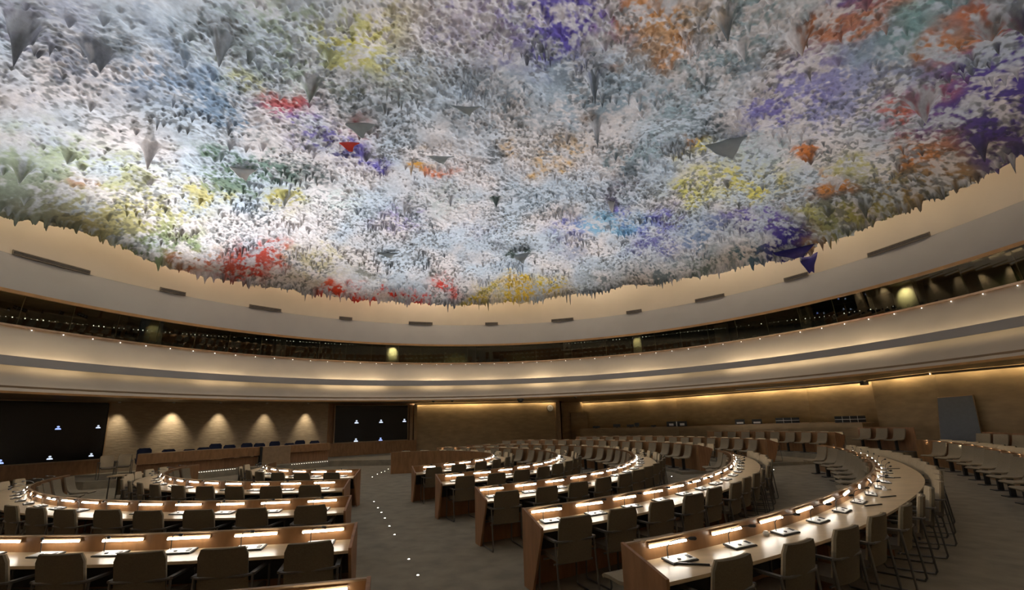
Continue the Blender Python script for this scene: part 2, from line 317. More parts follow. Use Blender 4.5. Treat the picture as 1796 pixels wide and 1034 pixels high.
# paint: (photo place, radius in metres, colour, strength)
def srgb(c): c = np.array(c)/255.; return np.where(c < .04045, c/12.92, ((c+.055)/1.055)**2.4)
PAINT = [
 ((20, 40), 2.2, (165, 165, 185), .8), ((150, 60), 1.8, (190, 200, 215), .7), ((330, 140), 1.6, (135, 160, 190), .6), ((400, 190), 1.3, (120, 145, 170), .6), ((420, 60), 1.8, (165, 180, 195), .8),
 ((520, 70), 1.7, (170, 185, 160), .9), ((620, 60), 1.4, (215, 205, 90), 1.0), ((610, 90), .9, (220, 205, 70), 1.0), ((420, 125), .7, (215, 210, 120), .9), ((560, 30), .8, (120, 150, 190), .7), ((500, 180), .7, (190, 60, 50), 1.0), ((520, 165), .4, (190, 50, 40), .9),
 ((550, 215), 1.0, (140, 130, 190), .9), ((600, 250), .8, (110, 100, 180), .9), ((660, 280), .7, (120, 110, 190), .8), ((640, 220), .5, (190, 60, 60), .6), ((240, 350), 2.2, (200, 195, 140), .9), ((100, 300), 2.0, (185, 200, 175), .8), ((120, 320), .5, (220, 80, 50), .9), ((30, 330), 1.6, (130, 150, 140), .8), ((200, 385), 1.6, (205, 190, 120), .9), ((60, 375), 1.2, (120, 115, 115), .9), ((150, 400), 1.2, (110, 115, 110), .9),
 ((400, 300), 1.3, (120, 150, 130), .9), ((470, 290), 1.3, (120, 145, 135), .9), ((290, 420), 1.3, (120, 150, 115), .9), ((250, 425), .9, (115, 130, 105), .9), ((400, 465), 1.1, (190, 90, 75), 1.0), ((450, 455), 1.2, (205, 75, 60), 1.0), ((350, 450), .8, (185, 110, 80), .9), ((480, 440), .8, (200, 80, 65), .9), ((500, 350), .9, (200, 190, 110), .9), ((360, 345), .8, (205, 195, 130), .8), ((560, 455), 1.5, (210, 200, 165), .8),
 ((590, 519), .35, (225, 70, 35), 3), ((640, 521), .35, (225, 60, 35), 3), ((690, 523), .35, (220, 55, 35), 3), ((740, 524), .35, (220, 55, 40), 3), ((770, 505), .4, (215, 60, 50), 2), ((830, 526), .35, (225, 200, 60), 2.5), ((900, 520), .4, (225, 195, 70), 2), ((960, 515), .4, (225, 195, 60), 2), ((570, 508), .6, (225, 70, 35), 1.2), ((620, 512), .5, (225, 60, 35), 1.2), ((670, 514), .55, (220, 55, 35), 1.2), ((730, 517), .55, (220, 55, 40), 1.2), ((780, 500), .8, (215, 75, 60), 1.1), ((650, 480), 1.0, (180, 180, 175), .7), ((820, 522), .4, (225, 205, 70), 1.1), ((860, 510), .9, (220, 200, 100), 1.0), ((920, 505), .9, (225, 190, 70), 1.1), ((970, 500), .9, (225, 200, 70), 1.1), ((900, 490), .7, (225, 190, 70), .9),
 ((1060, 490), 1.2, (125, 135, 140), 1.0), ((1150, 480), 1.4, (115, 128, 135), 1.0), ((1230, 470), 1.4, (115, 130, 130), .9), ((960, 40), 1.5, (100, 85, 180), 1.2), ((985, 60), 1.0, (85, 70, 170), 1.2), ((795, 5), .4, (80, 60, 160), 1.0), ((940, 15), 1.0, (120, 110, 190), 1.0), ((770, 60), .6, (130, 125, 190), .7),
 ((1110, 40), .9, (220, 150, 80), 1.1), ((1190, 60), .9, (220, 160, 90), 1.1), ((1180, 90), .6, (225, 150, 80), .9), ((1140, 70), .9, (190, 160, 130), .8), ((730, 60), 1.5, (215, 205, 205), .9), ((850, 30), 1.4, (205, 195, 205), .8), ((800, 140), 1.8, (160, 170, 180), .8), ((700, 150), 1.5, (165, 175, 180), .8), ((870, 210), 1.6, (150, 160, 170), .8), ((980, 190), 1.6, (165, 180, 195), .8), ((1060, 150), 1.6, (160, 180, 195), .8), ((930, 250), 1.2, (225, 215, 210), .8), ((1000, 260), .8, (225, 185, 130), .7), ((960, 290), .7, (220, 180, 120), .8), ((770, 300), .5, (225, 140, 110), .9), ((740, 285), .5, (225, 170, 70), .9), ((890, 260), .4, (230, 180, 100), .7), ((1030, 200), .5, (225, 170, 110), .7),
 ((700, 380), 1.2, (165, 155, 195), .8), ((780, 350), 1.3, (200, 205, 205), .8), ((600, 350), 1.4, (215, 225, 225), .7), ((840, 410), 1.3, (200, 205, 220), .8), ((1000, 400), 1.0, (130, 130, 195), .9), ((1050, 395), 1.0, (140, 190, 220), 1.1), ((1100, 385), 1.0, (125, 170, 210), 1.0), ((1160, 385), .9, (120, 115, 195), 1.0), ((1080, 370), .5, (130, 90, 200), .9), ((1140, 430), 1.2, (120, 120, 180), .9), ((1220, 410), 1.2, (130, 150, 185), .9), ((1000, 440), 1.2, (170, 175, 195), .8),
 ((1240, 330), 1.3, (220, 215, 150), .9), ((1330, 325), 1.1, (225, 215, 110), 1.0), ((1290, 300), .8, (225, 215, 120), .9), ((1210, 340), .8, (220, 215, 110), .9), ((1230, 260), .7, (225, 210, 110), .9), ((1210, 250), .4, (230, 140, 60), .9), ((1390, 180), 1.3, (150, 145, 205), 1.0), ((1430, 140), 1.2, (150, 145, 200), 1.0), ((1480, 170), 1.2, (175, 175, 215), .9), ((1370, 190), .7, (110, 90, 185), 1.0), ((1530, 150), 1.3, (180, 185, 215), .8), ((1500, 95), 1.2, (160, 175, 200), .8), ((1280, 60), 1.6, (160, 180, 185), .8), ((1400, 90), .8, (185, 130, 90), 1.0), ((1430, 60), .45, (215, 130, 60), 2.5), ((1490, 60), .4, (220, 135, 60), 2.5), ((1590, 70), 1.3, (140, 185, 180), .9), ((1545, 15), .6, (215, 125, 65), 1.4), ((1500, 5), .8, (95, 75, 160), 1.0), ((1730, 38), .5, (225, 130, 45), 3.5), ((1660, 80), .5, (225, 145, 60), 3), ((1612, 168), .62, (225, 120, 35), 4), ((1800, 40), 1.4, (85, 70, 140), 1.1),
 ((1720, 120), 1.4, (90, 75, 160), 1.2), ((1780, 130), 1.4, (80, 65, 150), 1.2), ((1700, 180), 1.1, (100, 85, 165), 1.1), ((1780, 190), 1.0, (85, 70, 150), 1.1), ((1640, 150), .9, (120, 110, 180), .9), ((1720, 240), .8, (110, 95, 150), .9), ((1420, 270), .5, (220, 130, 60), 2.8), ((1455, 325), .5, (220, 140, 50), 2.8), ((1500, 290), .8, (205, 200, 140), .8), ((1640, 240), .8, (200, 140, 90), .9), ((1610, 270), .6, (215, 130, 60), .9), ((1650, 290), .8, (200, 145, 90), .9), ((1560, 340), .7, (215, 165, 70), .9), ((1520, 370), .7, (200, 190, 90), .9), ((1430, 375), .7, (205, 205, 120), .9), ((1490, 350), 1.1, (105, 115, 115), .9), ((1580, 350), 1.4, (120, 130, 110), .9), ((1400, 350), 1.0, (170, 165, 175), .7), ((1680, 310), 1.3, (120, 130, 115), .9), ((1770, 270), .8, (105, 80, 160), 1.1), ((1600, 370), .8, (95, 80, 150), .8), ((1340, 385), .9, (110, 95, 180), 1.0), ((1280, 385), .8, (120, 110, 180), .8), ((1390, 425), .9, (45, 35, 140), 1.6), ((1350, 440), .8, (60, 60, 130), 1.1), ((1440, 430), .6, (205, 165, 70), 1.0), ((1470, 415), .8, (150, 160, 120), .9), ((1310, 450), .9, (85, 115, 130), .9), ((1290, 110), 1.4, (150, 165, 175), .7), ((1120, 270), 1.4, (165, 185, 195), .7), ((1080, 330), 1.0, (150, 145, 160), .7), ((1180, 190), 1.3, (150, 170, 180), .7), ((1340, 250), 1.2, (190, 205, 210), .8)]
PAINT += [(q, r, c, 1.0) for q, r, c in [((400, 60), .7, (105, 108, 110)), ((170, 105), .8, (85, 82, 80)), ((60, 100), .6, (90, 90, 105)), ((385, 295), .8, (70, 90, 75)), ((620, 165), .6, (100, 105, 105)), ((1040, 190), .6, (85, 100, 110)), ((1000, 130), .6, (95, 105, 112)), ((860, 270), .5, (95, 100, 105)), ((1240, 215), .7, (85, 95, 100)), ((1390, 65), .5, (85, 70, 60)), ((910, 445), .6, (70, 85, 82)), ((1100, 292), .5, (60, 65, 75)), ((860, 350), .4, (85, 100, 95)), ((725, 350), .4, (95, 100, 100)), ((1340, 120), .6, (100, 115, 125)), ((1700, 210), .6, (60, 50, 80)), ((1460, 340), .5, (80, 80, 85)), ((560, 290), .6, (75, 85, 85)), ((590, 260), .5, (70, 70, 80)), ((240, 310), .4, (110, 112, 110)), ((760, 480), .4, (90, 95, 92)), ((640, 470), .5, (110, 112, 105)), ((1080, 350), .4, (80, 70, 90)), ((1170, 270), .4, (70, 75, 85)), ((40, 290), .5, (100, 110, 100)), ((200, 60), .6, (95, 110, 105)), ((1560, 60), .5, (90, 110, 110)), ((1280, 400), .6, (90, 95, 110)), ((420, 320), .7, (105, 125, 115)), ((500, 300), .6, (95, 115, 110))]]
PXY = np.array([on_dome(*p[0]) for p in PAINT]); PR = np.array([p[1] for p in PAINT]); PC = np.array([srgb(p[2]) for p in PAINT]); PS = np.array([p[3] for p in PAINT])
BASEC = srgb((232, 232, 236))
NI = 21000
def make_icicles():
    out = []
    for n, rlo, rhi, llo, lhi, thr, sc, sd in ((13000, .05, .09, .03, .09, -.02, 1.5, 50), (4800, .055, .09, .06, .16, .18, 1.1, 60), (300, .08, .13, .16, .38, .3, 1.1, 70), (25, .16, .26, .35, .6, .35, 1.4, 80)):
        k = 0
        while k < n:
            m = n*3; x = rng.uniform(-20, 18, m); y = rng.uniform(3.5, 31, m)
            keep = (fbm(x, y, sc, sd, 3) > thr) & (np.hypot(x-DC[0], y-DC[1]) < rb(x, y)-.08)
            x = x[keep][:n-k]; y = y[keep][:n-k]; q = len(x); k += q
            L = rng.uniform(llo, lhi, q)*rng.uniform(.6, 1.15, q); out.append(np.stack([x, y, rng.uniform(rlo, rhi, q), L], 1))
    for _ in range(80):                   # tight bunches of long drips
        a = rng.uniform(0, 2*PI); q = 16.6*math.sqrt(rng.random()); cx_, cy_ = DC[0]+q*math.cos(a), DC[1]+q*math.sin(a)
        if cy_ < 7: continue
        n = rng.integers(8, 30); sp = rng.uniform(.25, .6); x = cx_+rng.normal(0, sp*1.5, n); y = cy_+rng.normal(0, sp*.7, n); k = np.hypot(x-DC[0], y-DC[1]) < 17.2
        out.append(np.stack([x, y, rng.uniform(.05, .09, n), rng.uniform(.12, .22, n)+rng.uniform(.0, .4, n)*rng.random(n)], 1)[k])
    th = rng.uniform(0, 180, 900); r = np.interp(th, E_TH, E_R)-rng.uniform(.08, .3, 900)     # fringe along the rim
    out.append(np.stack([DC[0]+r*np.cos(np.radians(th)), DC[1]+r*np.sin(np.radians(th)), rng.uniform(.05, .12, 900), rng.uniform(.12, .5, 900)*rng.random(900)**.6], 1))
    for px, py, r_, L in ((40, 40, .42, 1.4), (265, 250, .35, 1.0), (390, 60, .35, 1.0), (1040, 130, .3, 1.2), (1045, 210, .3, 1.2), (1612, 165, .5, .95), (1715, 235, .3, .9), (1400, 60, .45, .8), (1270, 25, .4, .9), (160, 90, .3, .6), (180, 100, .3, .7), (500, 340, .4, .7), (1515, 360, .35, .7), (1462, 328, .4, .4), (40, 290, .4, .8), (545, 140, .4, .8), (1790, 20, .4, .8), (870, 350, .3, .5), (1258, 488, .2, .8), (1730, 38, .5, .5), (790, 345, .2, .6), (1420, 275, .35, .4)):
        x, y = on_dome(px, py); out.append(np.array([[x, y, r_, L]]))
    return np.concatenate(out)
ICE = make_icicles()
def grid_dome(name, x0, x1, y0, y1, step, fine):
    nx = int((x1-x0)/step)+1; ny = int((y1-y0)/step)+1; gx = x0+np.arange(nx)*step; gy = y0+np.arange(ny)*step
    X, Y = np.meshgrid(gx, gy, indexing='ij')
    soft = fbm(X, Y, 3.4, 5, 3)*.20 + fbm(X, Y, .9, 9, 3)*.04
    dens = np.clip(fbm(X, Y, 2.2, 21, 3)*2.4+.35, 0, 1)
    cell = np.abs(fbm(X, Y, .30, 31, 3)); lump = np.clip(fbm(X, Y, .17, 33, 2), 0, 1)
    H = soft + dens*(lump*.065 + (1-cell)*.03)
    tint = np.zeros_like(X)
    if fine:
        for x, y, r, L in ICE:
            i0 = max(int((x-r-x0)/step), 0); i1 = min(int((x+r-x0)/step)+2, nx); j0 = max(int((y-r-y0)/step), 0); j1 = min(int((y+r-y0)/step)+2, ny)
            if i1 <= i0 or j1 <= j0: continue
            d = np.hypot(X[i0:i1, j0:j1]-x, Y[i0:i1, j0:j1]-y)/r; c = np.clip(1-d, 0, 1)
            c = c**(1.1 if L < .35 else 2.0)
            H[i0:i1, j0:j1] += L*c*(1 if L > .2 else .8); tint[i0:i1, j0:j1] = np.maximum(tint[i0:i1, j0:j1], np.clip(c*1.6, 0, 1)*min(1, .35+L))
    Rr = np.hypot(X-DC[0], Y-DC[1]); RB = rb(X, Y) + fbm(X, Y, .5, 91, 4)*.10
    Z = zdome(X, Y) - H
    # pigment
    wx = X + fbm(X, Y, .9, 101, 4)*.45; wy = Y + fbm(X, Y, .9, 111, 4)*.45
    num = np.zeros(X.shape+(3,)); den = np.zeros(X.shape)
    spk = .55 + .75*np.clip(fbm(X, Y, .35, 121, 3)+.4, 0, 1)
    for (px, py), r, c, s in zip(PXY, PR, PC, PS):
        i0 = max(int((px-2.6*r-x0)/step), 0); i1 = min(int((px+2.6*r-x0)/step)+1, nx); j0 = max(int((py-2.6*r-y0)/step), 0); j1 = min(int((py+2.6*r-y0)/step)+1, ny)
        if i1 <= i0 or j1 <= j0: continue
        sl = (slice(i0, i1), slice(j0, j1)); w = np.exp(-((wx[sl]-px)**2+(wy[sl]-py)**2)/(r*r)*1.3)*s; w = w*spk[sl]*1.6
        num[sl] += w[..., None]*c; den[sl] += w
    pt = np.clip(fbm(X, Y, .13, 171, 2)*.9+fbm(X, Y, .6, 173, 3)*.9+.66, .15, 1); cov = np.clip(den*1.05, 0, 1)*pt; pig = num/np.maximum(den, 1e-6)[..., None]
    hb = np.clip(fbm(X, Y, 2.2, 161, 3)+.5, 0, 1)[..., None]; base = srgb((200, 212, 226))*hb + srgb((232, 226, 228))*(1-hb)
    colr = base*(1-cov[..., None]) + pig*cov[..., None]
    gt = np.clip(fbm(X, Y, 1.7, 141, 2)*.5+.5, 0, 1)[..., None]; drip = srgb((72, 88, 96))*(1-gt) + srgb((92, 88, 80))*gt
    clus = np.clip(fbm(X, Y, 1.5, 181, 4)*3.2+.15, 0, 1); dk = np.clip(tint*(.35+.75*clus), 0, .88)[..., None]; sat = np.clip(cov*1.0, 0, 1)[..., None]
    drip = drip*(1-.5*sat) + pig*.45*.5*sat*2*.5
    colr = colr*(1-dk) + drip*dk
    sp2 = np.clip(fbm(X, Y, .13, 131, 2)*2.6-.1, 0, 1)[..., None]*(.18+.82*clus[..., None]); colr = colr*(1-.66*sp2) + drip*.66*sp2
    keepv = Rr < RB
    kf = keepv[:-1, :-1] & keepv[1:, :-1] & keepv[1:, 1:] & keepv[:-1, 1:]
    idx = -np.ones(nx*ny, int); use = np.zeros((nx, ny), bool)
    use[:-1, :-1] |= kf; use[1:, :-1] |= kf; use[1:, 1:] |= kf; use[:-1, 1:] |= kf
    ids = np.nonzero(use.ravel())[0]; idx[ids] = np.arange(len(ids)); I, J = np.nonzero(kf); b = I*ny+J
    F = idx[np.stack([b, b+1, b+ny+1, b+ny], 1)]
    V = np.stack([X.ravel()[ids], Y.ravel()[ids], Z.ravel()[ids]], 1)
    me = bpy.data.meshes.new(name); me.vertices.add(len(V)); me.vertices.foreach_set('co', V.astype(np.float32).ravel())
    me.loops.add(F.size); me.loops.foreach_set('vertex_index', F.astype(np.int32).ravel())
    me.polygons.add(len(F)); me.polygons.foreach_set('loop_start', np.arange(0, F.size, 4, dtype=np.int32)); me.polygons.foreach_set('loop_total', np.full(len(F), 4, np.int32))
    me.polygons.foreach_set('use_smooth', np.ones(len(F), bool)); me.update(calc_edges=True)
    ca = me.color_attributes.new('paint', 'FLOAT_COLOR', 'POINT'); cc = np.ones((len(V), 4), np.float32); cc[:, :3] = colr.reshape(-1, 3)[ids]; ca.data.foreach_set('color', cc.ravel())
    me.materials.append(MT['art']); o = link(name, me); o['kind'] = 'structure'; return o
def art_mat():
    m, t, b = nt('sprayed_paint'); N, L = t.nodes, t.links
    at_ = N.new('ShaderNodeAttribute'); at_.attribute_name = 'paint'; tc = N.new('ShaderNodeTexCoord')
    n = N.new('ShaderNodeTexNoise'); n.inputs['Scale'].default_value = 7; n.inputs['Detail'].default_value = 6; L.new(tc.outputs['Object'], n.inputs['Vector'])
    v = N.new('ShaderNodeTexVoronoi'); v.inputs['Scale'].default_value = 6.5; L.new(tc.outputs['Object'], v.inputs['Vector'])
    mr = N.new('ShaderNodeMapRange'); mr.inputs[1].default_value = .3; mr.inputs[2].default_value = .7; mr.inputs[3].default_value = .82; mr.inputs[4].default_value = 1.08
    L.new(n.outputs['Fac'], mr.inputs[0])
    mx = N.new('ShaderNodeVectorMath'); mx.operation = 'SCALE'; L.new(at_.outputs['Color'], mx.inputs[0]); L.new(mr.outputs[0], mx.inputs['Scale'])
    L.new(mx.outputs[0], b.inputs['Base Color']); b.inputs['Roughness'].default_value = .85
    bp = N.new('ShaderNodeBump'); bp.inputs['Strength'].default_value = .6; bp.inputs['Distance'].default_value = .04
    L.new(n.outputs['Fac'], bp.inputs['Height']); L.new(bp.outputs[0], b.inputs['Normal']); return m
MT['art'] = art_mat()
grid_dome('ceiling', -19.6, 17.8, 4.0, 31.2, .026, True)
grid_dome('ceiling_rear', -19.6, 17.8, -7, 4.0, .16, False)
# torn folds of the shell
def flap(px, py, w, h, rot, m, bend=.5, drop=.25, seed=0, mm=None):
    x, y = on_dome(px, py); z = float(zdome(np.array(x), np.array(y)))-drop; rs = np.random.default_rng(seed); gr = []
    for i in range(9):
        row = []
        for j in range(9):
            u = i/8-.5; v = j/8-.5; e = 1+.12*math.sin(5*u+seed)+.06*math.sin(9*v+seed*2)
            X = u*w*e*(1-.8*(v+.5)**1.4); Z = -v*h*e; Y = bend*(v*v+.6*u*v)
            row.append((x+(X+.35*w*v*v)*math.cos(rot)-Y*math.sin(rot), y+X*math.sin(rot)+Y*math.cos(rot), z+Z*.8-.1))
        gr.append(row)
    o = MB().sheet(gr, .03).build('ceiling_fold', m, None, True); o['kind'] = 'structure'; return o
MT['fold_grey'] = mat('fold_grey', (.30, .33, .33), .7, var=.15, scale=2); MT['fold_white'] = mat('fold_white', (.62, .6, .58), .7, var=.15, scale=2)
MT['fold_red'] = mat('fold_red', (.5, .035, .02), .7, var=.2, scale=3); MT['fold_blue'] = mat('fold_blue', (.025, .018, .16), .7, var=.3, scale=3)
flap(628, 205, 1.2, .7, .3, MT['fold_grey'], .5, .35, 1); flap(612, 228, .8, .45, .2, MT['fold_red'], .4, .55, 2)
flap(770, 262, 1.1, .4, .2, MT['fold_grey'], .6, .3, 3); flap(815, 172, 1.1, .4, .2, MT['fold_grey'], .6, .3, 4)
flap(425, 285, .9, .6, .5, MT['fold_white'], .6, .3, 5); flap(1268, 238, 1.5, 1.0, -.3, MT['fold_grey'], .5, .4, 6)
flap(912, 440, 1.1, .7, 0, MT['fold_grey'], .7, .3, 7); flap(680, 436, 1.3, .35, .1, MT['fold_grey'], .5, .25, 8)
flap(1072, 352, .35, .7, 0, MT['fold_white'], .3, .2, 9); flap(1392, 430, 2.0, .75, -.7, MT['fold_blue'], .9, .2, 10); flap(1416, 446, .75, 1.1, -.9, MT['fold_blue'], .35, .35, 11)

# vents, sprinklers, balcony small lights
for i, (a, wd) in enumerate([(164.5, 1.7), (150.5, .75), (136.6, 1.15), (122.2, .55), (107.0, 1.1), (91.6, .62), (76, 1.05), (60.8, .68), (46.2, 1.15), (31.8, .8), (18.2, 1.6)]):
    u = np.array([math.cos(R_(a)), math.sin(R_(a))]); p = DC+u*18.66; t = empty('air_vent', (p[0], p[1], 9.12), R_(a-90))
    tag(t, 'slotted air vent at the foot of the cream cove, %s from the left' % ['first', 'second', 'third', 'fourth', 'fifth', 'sixth', 'seventh', 'eighth', 'ninth', 'tenth', 'eleventh'][i], 'vent', 'air vents around the cove')
    wd *= 1.5; MB().box((0, 0, .0), (wd, .05, .19)).build('frame', MT['vent'], t)
    s = MB()
    for z in (-.045, 0, .045): s.box((0, -.03, z), (wd-.06, .02, .018))
    s.build('slats', MT['dark'], t)
for i, a in enumerate(np.arange(-8, 192, 3.1)):
    p = DC+18.55*np.array([math.cos(R_(a)), math.sin(R_(a))])
    tag(MB().lathe([(.008, 0), (.015, .015), (.015, .03)], 6, (p[0]*1, p[1]*1, 6.165)).build('led_spot', MT['led']), 'tiny white light under the gallery rail', 'light', 'tiny lights under the gallery rail')

# ------------------------------------------------------------------ furniture prototypes
def back_sheet(w, z0, z1, y0, y1, th, curve=.03, cr=.06, bulge=0):
    g = []
    for i in range(9):
        u = i/8*2-1; row = []
        for j in range(8):
            v = j/7; ww = w/2*(1 - (cr/(w/2))*(max(0, v-.8)/.2)**4); row.append((u*ww, y0+(y1-y0)*v - curve*(1-u*u) + bulge*math.sin(v*PI), z0+(z1-z0)*v))
        g.append(row)
    return MB().sheet(g, th)
def armchair_meshes():
    D = {}
    D['backrest'] = back_sheet(.45, .42, .93, -.20, -.28, .03, cr=.03).mesh('backrest', MT['fabric_back'], True)
    g = [[((i/6-.5)*.45, -.22+.47*j/6, .445+.012*abs(i/3-1)-(.03*max(0, j-5))) for j in range(7)] for i in range(7)]
    D['seat'] = MB().sheet(g, .05).mesh('seat', MT['fabric'], True)
    D['back_cushion'] = back_sheet(.43, .47, .93, -.178, -.255, .02, cr=.03).mesh('back_cushion', MT['fabric_tan'], True)
    D['back_rail'] = MB().tube([(-.265, -.235, .665), (-.20, -.27, .665), (.20, -.27, .665), (.265, -.235, .665)], .014).mesh('back_rail', MT['metal'])
    D['seat_rail'] = MB().tube([(-.265, 0, .405), (.265, 0, .405)], .012).mesh('seat_rail', MT['metal'])
    D['armrest'] = MB().box((0, 0, .67), (.045, .46, .022)).mesh('armrest', MT['metal'])
    D['leg_frame'] = MB().tube([(0, -.235, .66), (0, -.29, .05), (0, -.27, .014), (0, .20, .014), (0, .225, .05), (0, .19, .66)], .013).mesh('leg_frame', MT['metal'])
    return D
AM = armchair_meshes()
def armchair_full():
    r = empty('armchair')
    for n in ('backrest', 'back_cushion', 'seat', 'back_rail'): link(n, AM[n], r)
    for y in (.08, -.18): o = link('seat_rail', AM['seat_rail'], r); o.location = (0, y, 0)
    for s in (-1, 1):
        o = link('armrest', AM['armrest'], r); o.location = (s*.265, -.015, 0)
        o = link('leg_frame', AM['leg_frame'], r); o.location = (s*.265, 0, 0)
    return r
def joined(meshes):                        # one mesh for distant copies
    mb = MB(); mats = []; fm = []
    for me, off in meshes:
        mi = me.materials[0]
        if mi not in mats: mats.append(mi)
        mb.add([(v.co.x+off[0], v.co.y+off[1], v.co.z+off[2]) for v in me.vertices], [tuple(p.vertices) for p in me.polygons]); fm += [mats.index(mi)]*len(me.polygons)
    m = mb.mesh('far_chair', mats, True); m.polygons.foreach_set('material_index', fm); return m
AJ = joined([(AM['backrest'], (0, 0, 0)), (AM['back_cushion'], (0, 0, 0)), (AM['seat'], (0, 0, 0)), (AM['back_rail'], (0, 0, 0))] + [(AM['armrest'], (s*.265, -.015, 0)) for s in (-1, 1)] + [(AM['leg_frame'], (s*.265, 0, 0)) for s in (-1, 1)])
def ped_meshes():
    D = {}
    prof = [(-.29, .905), (-.275, .82), (-.245, .68), (-.20, .54), (-.13, .465), (0, .445), (.16, .455), (.25, .45), (.275, .43)]
    g = [[((i/6-.5)*.50, y - (.02*(1-(i/3-1)**2) if k < 4 else 0), z) for k, (y, z) in enumerate(prof)] for i in range(7)]
    D['seat_shell'] = MB().sheet(g, .035).mesh('seat_shell', MT['fabric_seat'], True)
    D['pedestal'] = MB().box((0, -.02, .22), (.06, .10, .42)).box((0, -.04, .43), (.30, .28, .02)).mesh('pedestal', MT['dark'])
    D['foot_plate'] = MB().box((0, -.02, .008), (.22, .34, .016)).mesh('foot_plate', MT['dark'])
    return D
PM = ped_meshes(); PJ = joined([(m, (0, 0, 0)) for m in PM.values()])
def ped_full():
    r = empty('pedestal_seat')
    for n in PM: link(n, PM[n], r)
    return r
def console_meshes():
    D = {}
    D['console_base'] = MB().box((0, 0, .012), (.30, .155, .016), rx=.12).mesh('console_base', MT['dark'])
    D['face_plate'] = MB().box((0, .0, .0225), (.275, .130, .006), rx=.12).mesh('face_plate', MT['console'])
    D['keypad'] = MB().box((.10, -.005, .0275), (.035, .06, .005), rx=.12).mesh('keypad', MT['black'])
    D['dial'] = MB().lathe([(.018, 0), (.016, .008)], 12, (-.03, -.02, .022)).mesh('dial', MT['dark'])
    pts = [(-.11, .03, .02), (-.112, .03, .12), (-.09, .01, .17), (-.03, -.05, .20), (.04, -.10, .205)]
    D['gooseneck'] = MB().tube(pts, .0045, 5).mesh('gooseneck', MT['dark'])
    D['microphone_head'] = MB().tube([(.03, -.093, .205), (.045, -.103, .205), (.08, -.13, .206), (.088, -.137, .206)], [.006, .015, .016, .008], 8).mesh('microphone_head', MT['black'], True)
    return D
CM = console_meshes()
def console_full():
    r = empty('microphone_unit')
    for n in CM:
        if n != 'microphone_head': o = link(n, CM[n], r)
    link('microphone_head', CM['microphone_head'], o)
    return r
CJ = joined([(m, (0, 0, 0)) for m in CM.values()])
STRIP = MB().box((0, -.006, 0), (.44, .012, .023), rx=-.35).mesh('lamp_strip', MT['lampw'])
HOUS = MB().box((0, .008, .006), (.46, .014, .036), rx=-.35).mesh('lamp_housing', MT['cap'])
STRIP_L = MB().box((0, -.006, 0), (.46, .012, .023), rx=-.35).mesh('lamp_strip', MT['lampw'])
ORD = ['first', 'second', 'third', 'fourth', 'fifth', 'sixth', 'seventh', 'eighth', 'ninth', 'tenth', 'eleventh', 'twelfth', 'thirteenth', 'fourteenth', 'fifteenth', 'sixteenth', 'seventeenth', 'eighteenth', 'nineteenth', 'twentieth',
       'twenty-first', 'twenty-second', 'twenty-third', 'twenty-fourth', 'twenty-fifth', 'twenty-sixth', 'twenty-seventh', 'twenty-eighth', 'twenty-ninth', 'thirtieth', 'thirty-first', 'thirty-second', 'thirty-third', 'thirty-fourth', 'thirty-fifth']
protos = {}
def place(kind, mk, joined_mesh, p, z, rz, label, cat, group):
    d = math.hypot(p[0], p[1])
    far = {'armchair': 15, 'pedestal_seat': 15, 'microphone_unit': 10.5}[kind]
    if d < far:
        if kind not in protos: protos[kind] = o = mk(); o.location = (p[0], p[1], z); o.rotation_euler = (0, 0, rz)
        else: o = dup(protos[kind], (p[0], p[1], z), rz)
    else:
        o = link(kind, joined_mesh); o.location = (p[0], p[1], z); o.rotation_euler = (0, 0, rz)
    return tag(o, label, cat, group)

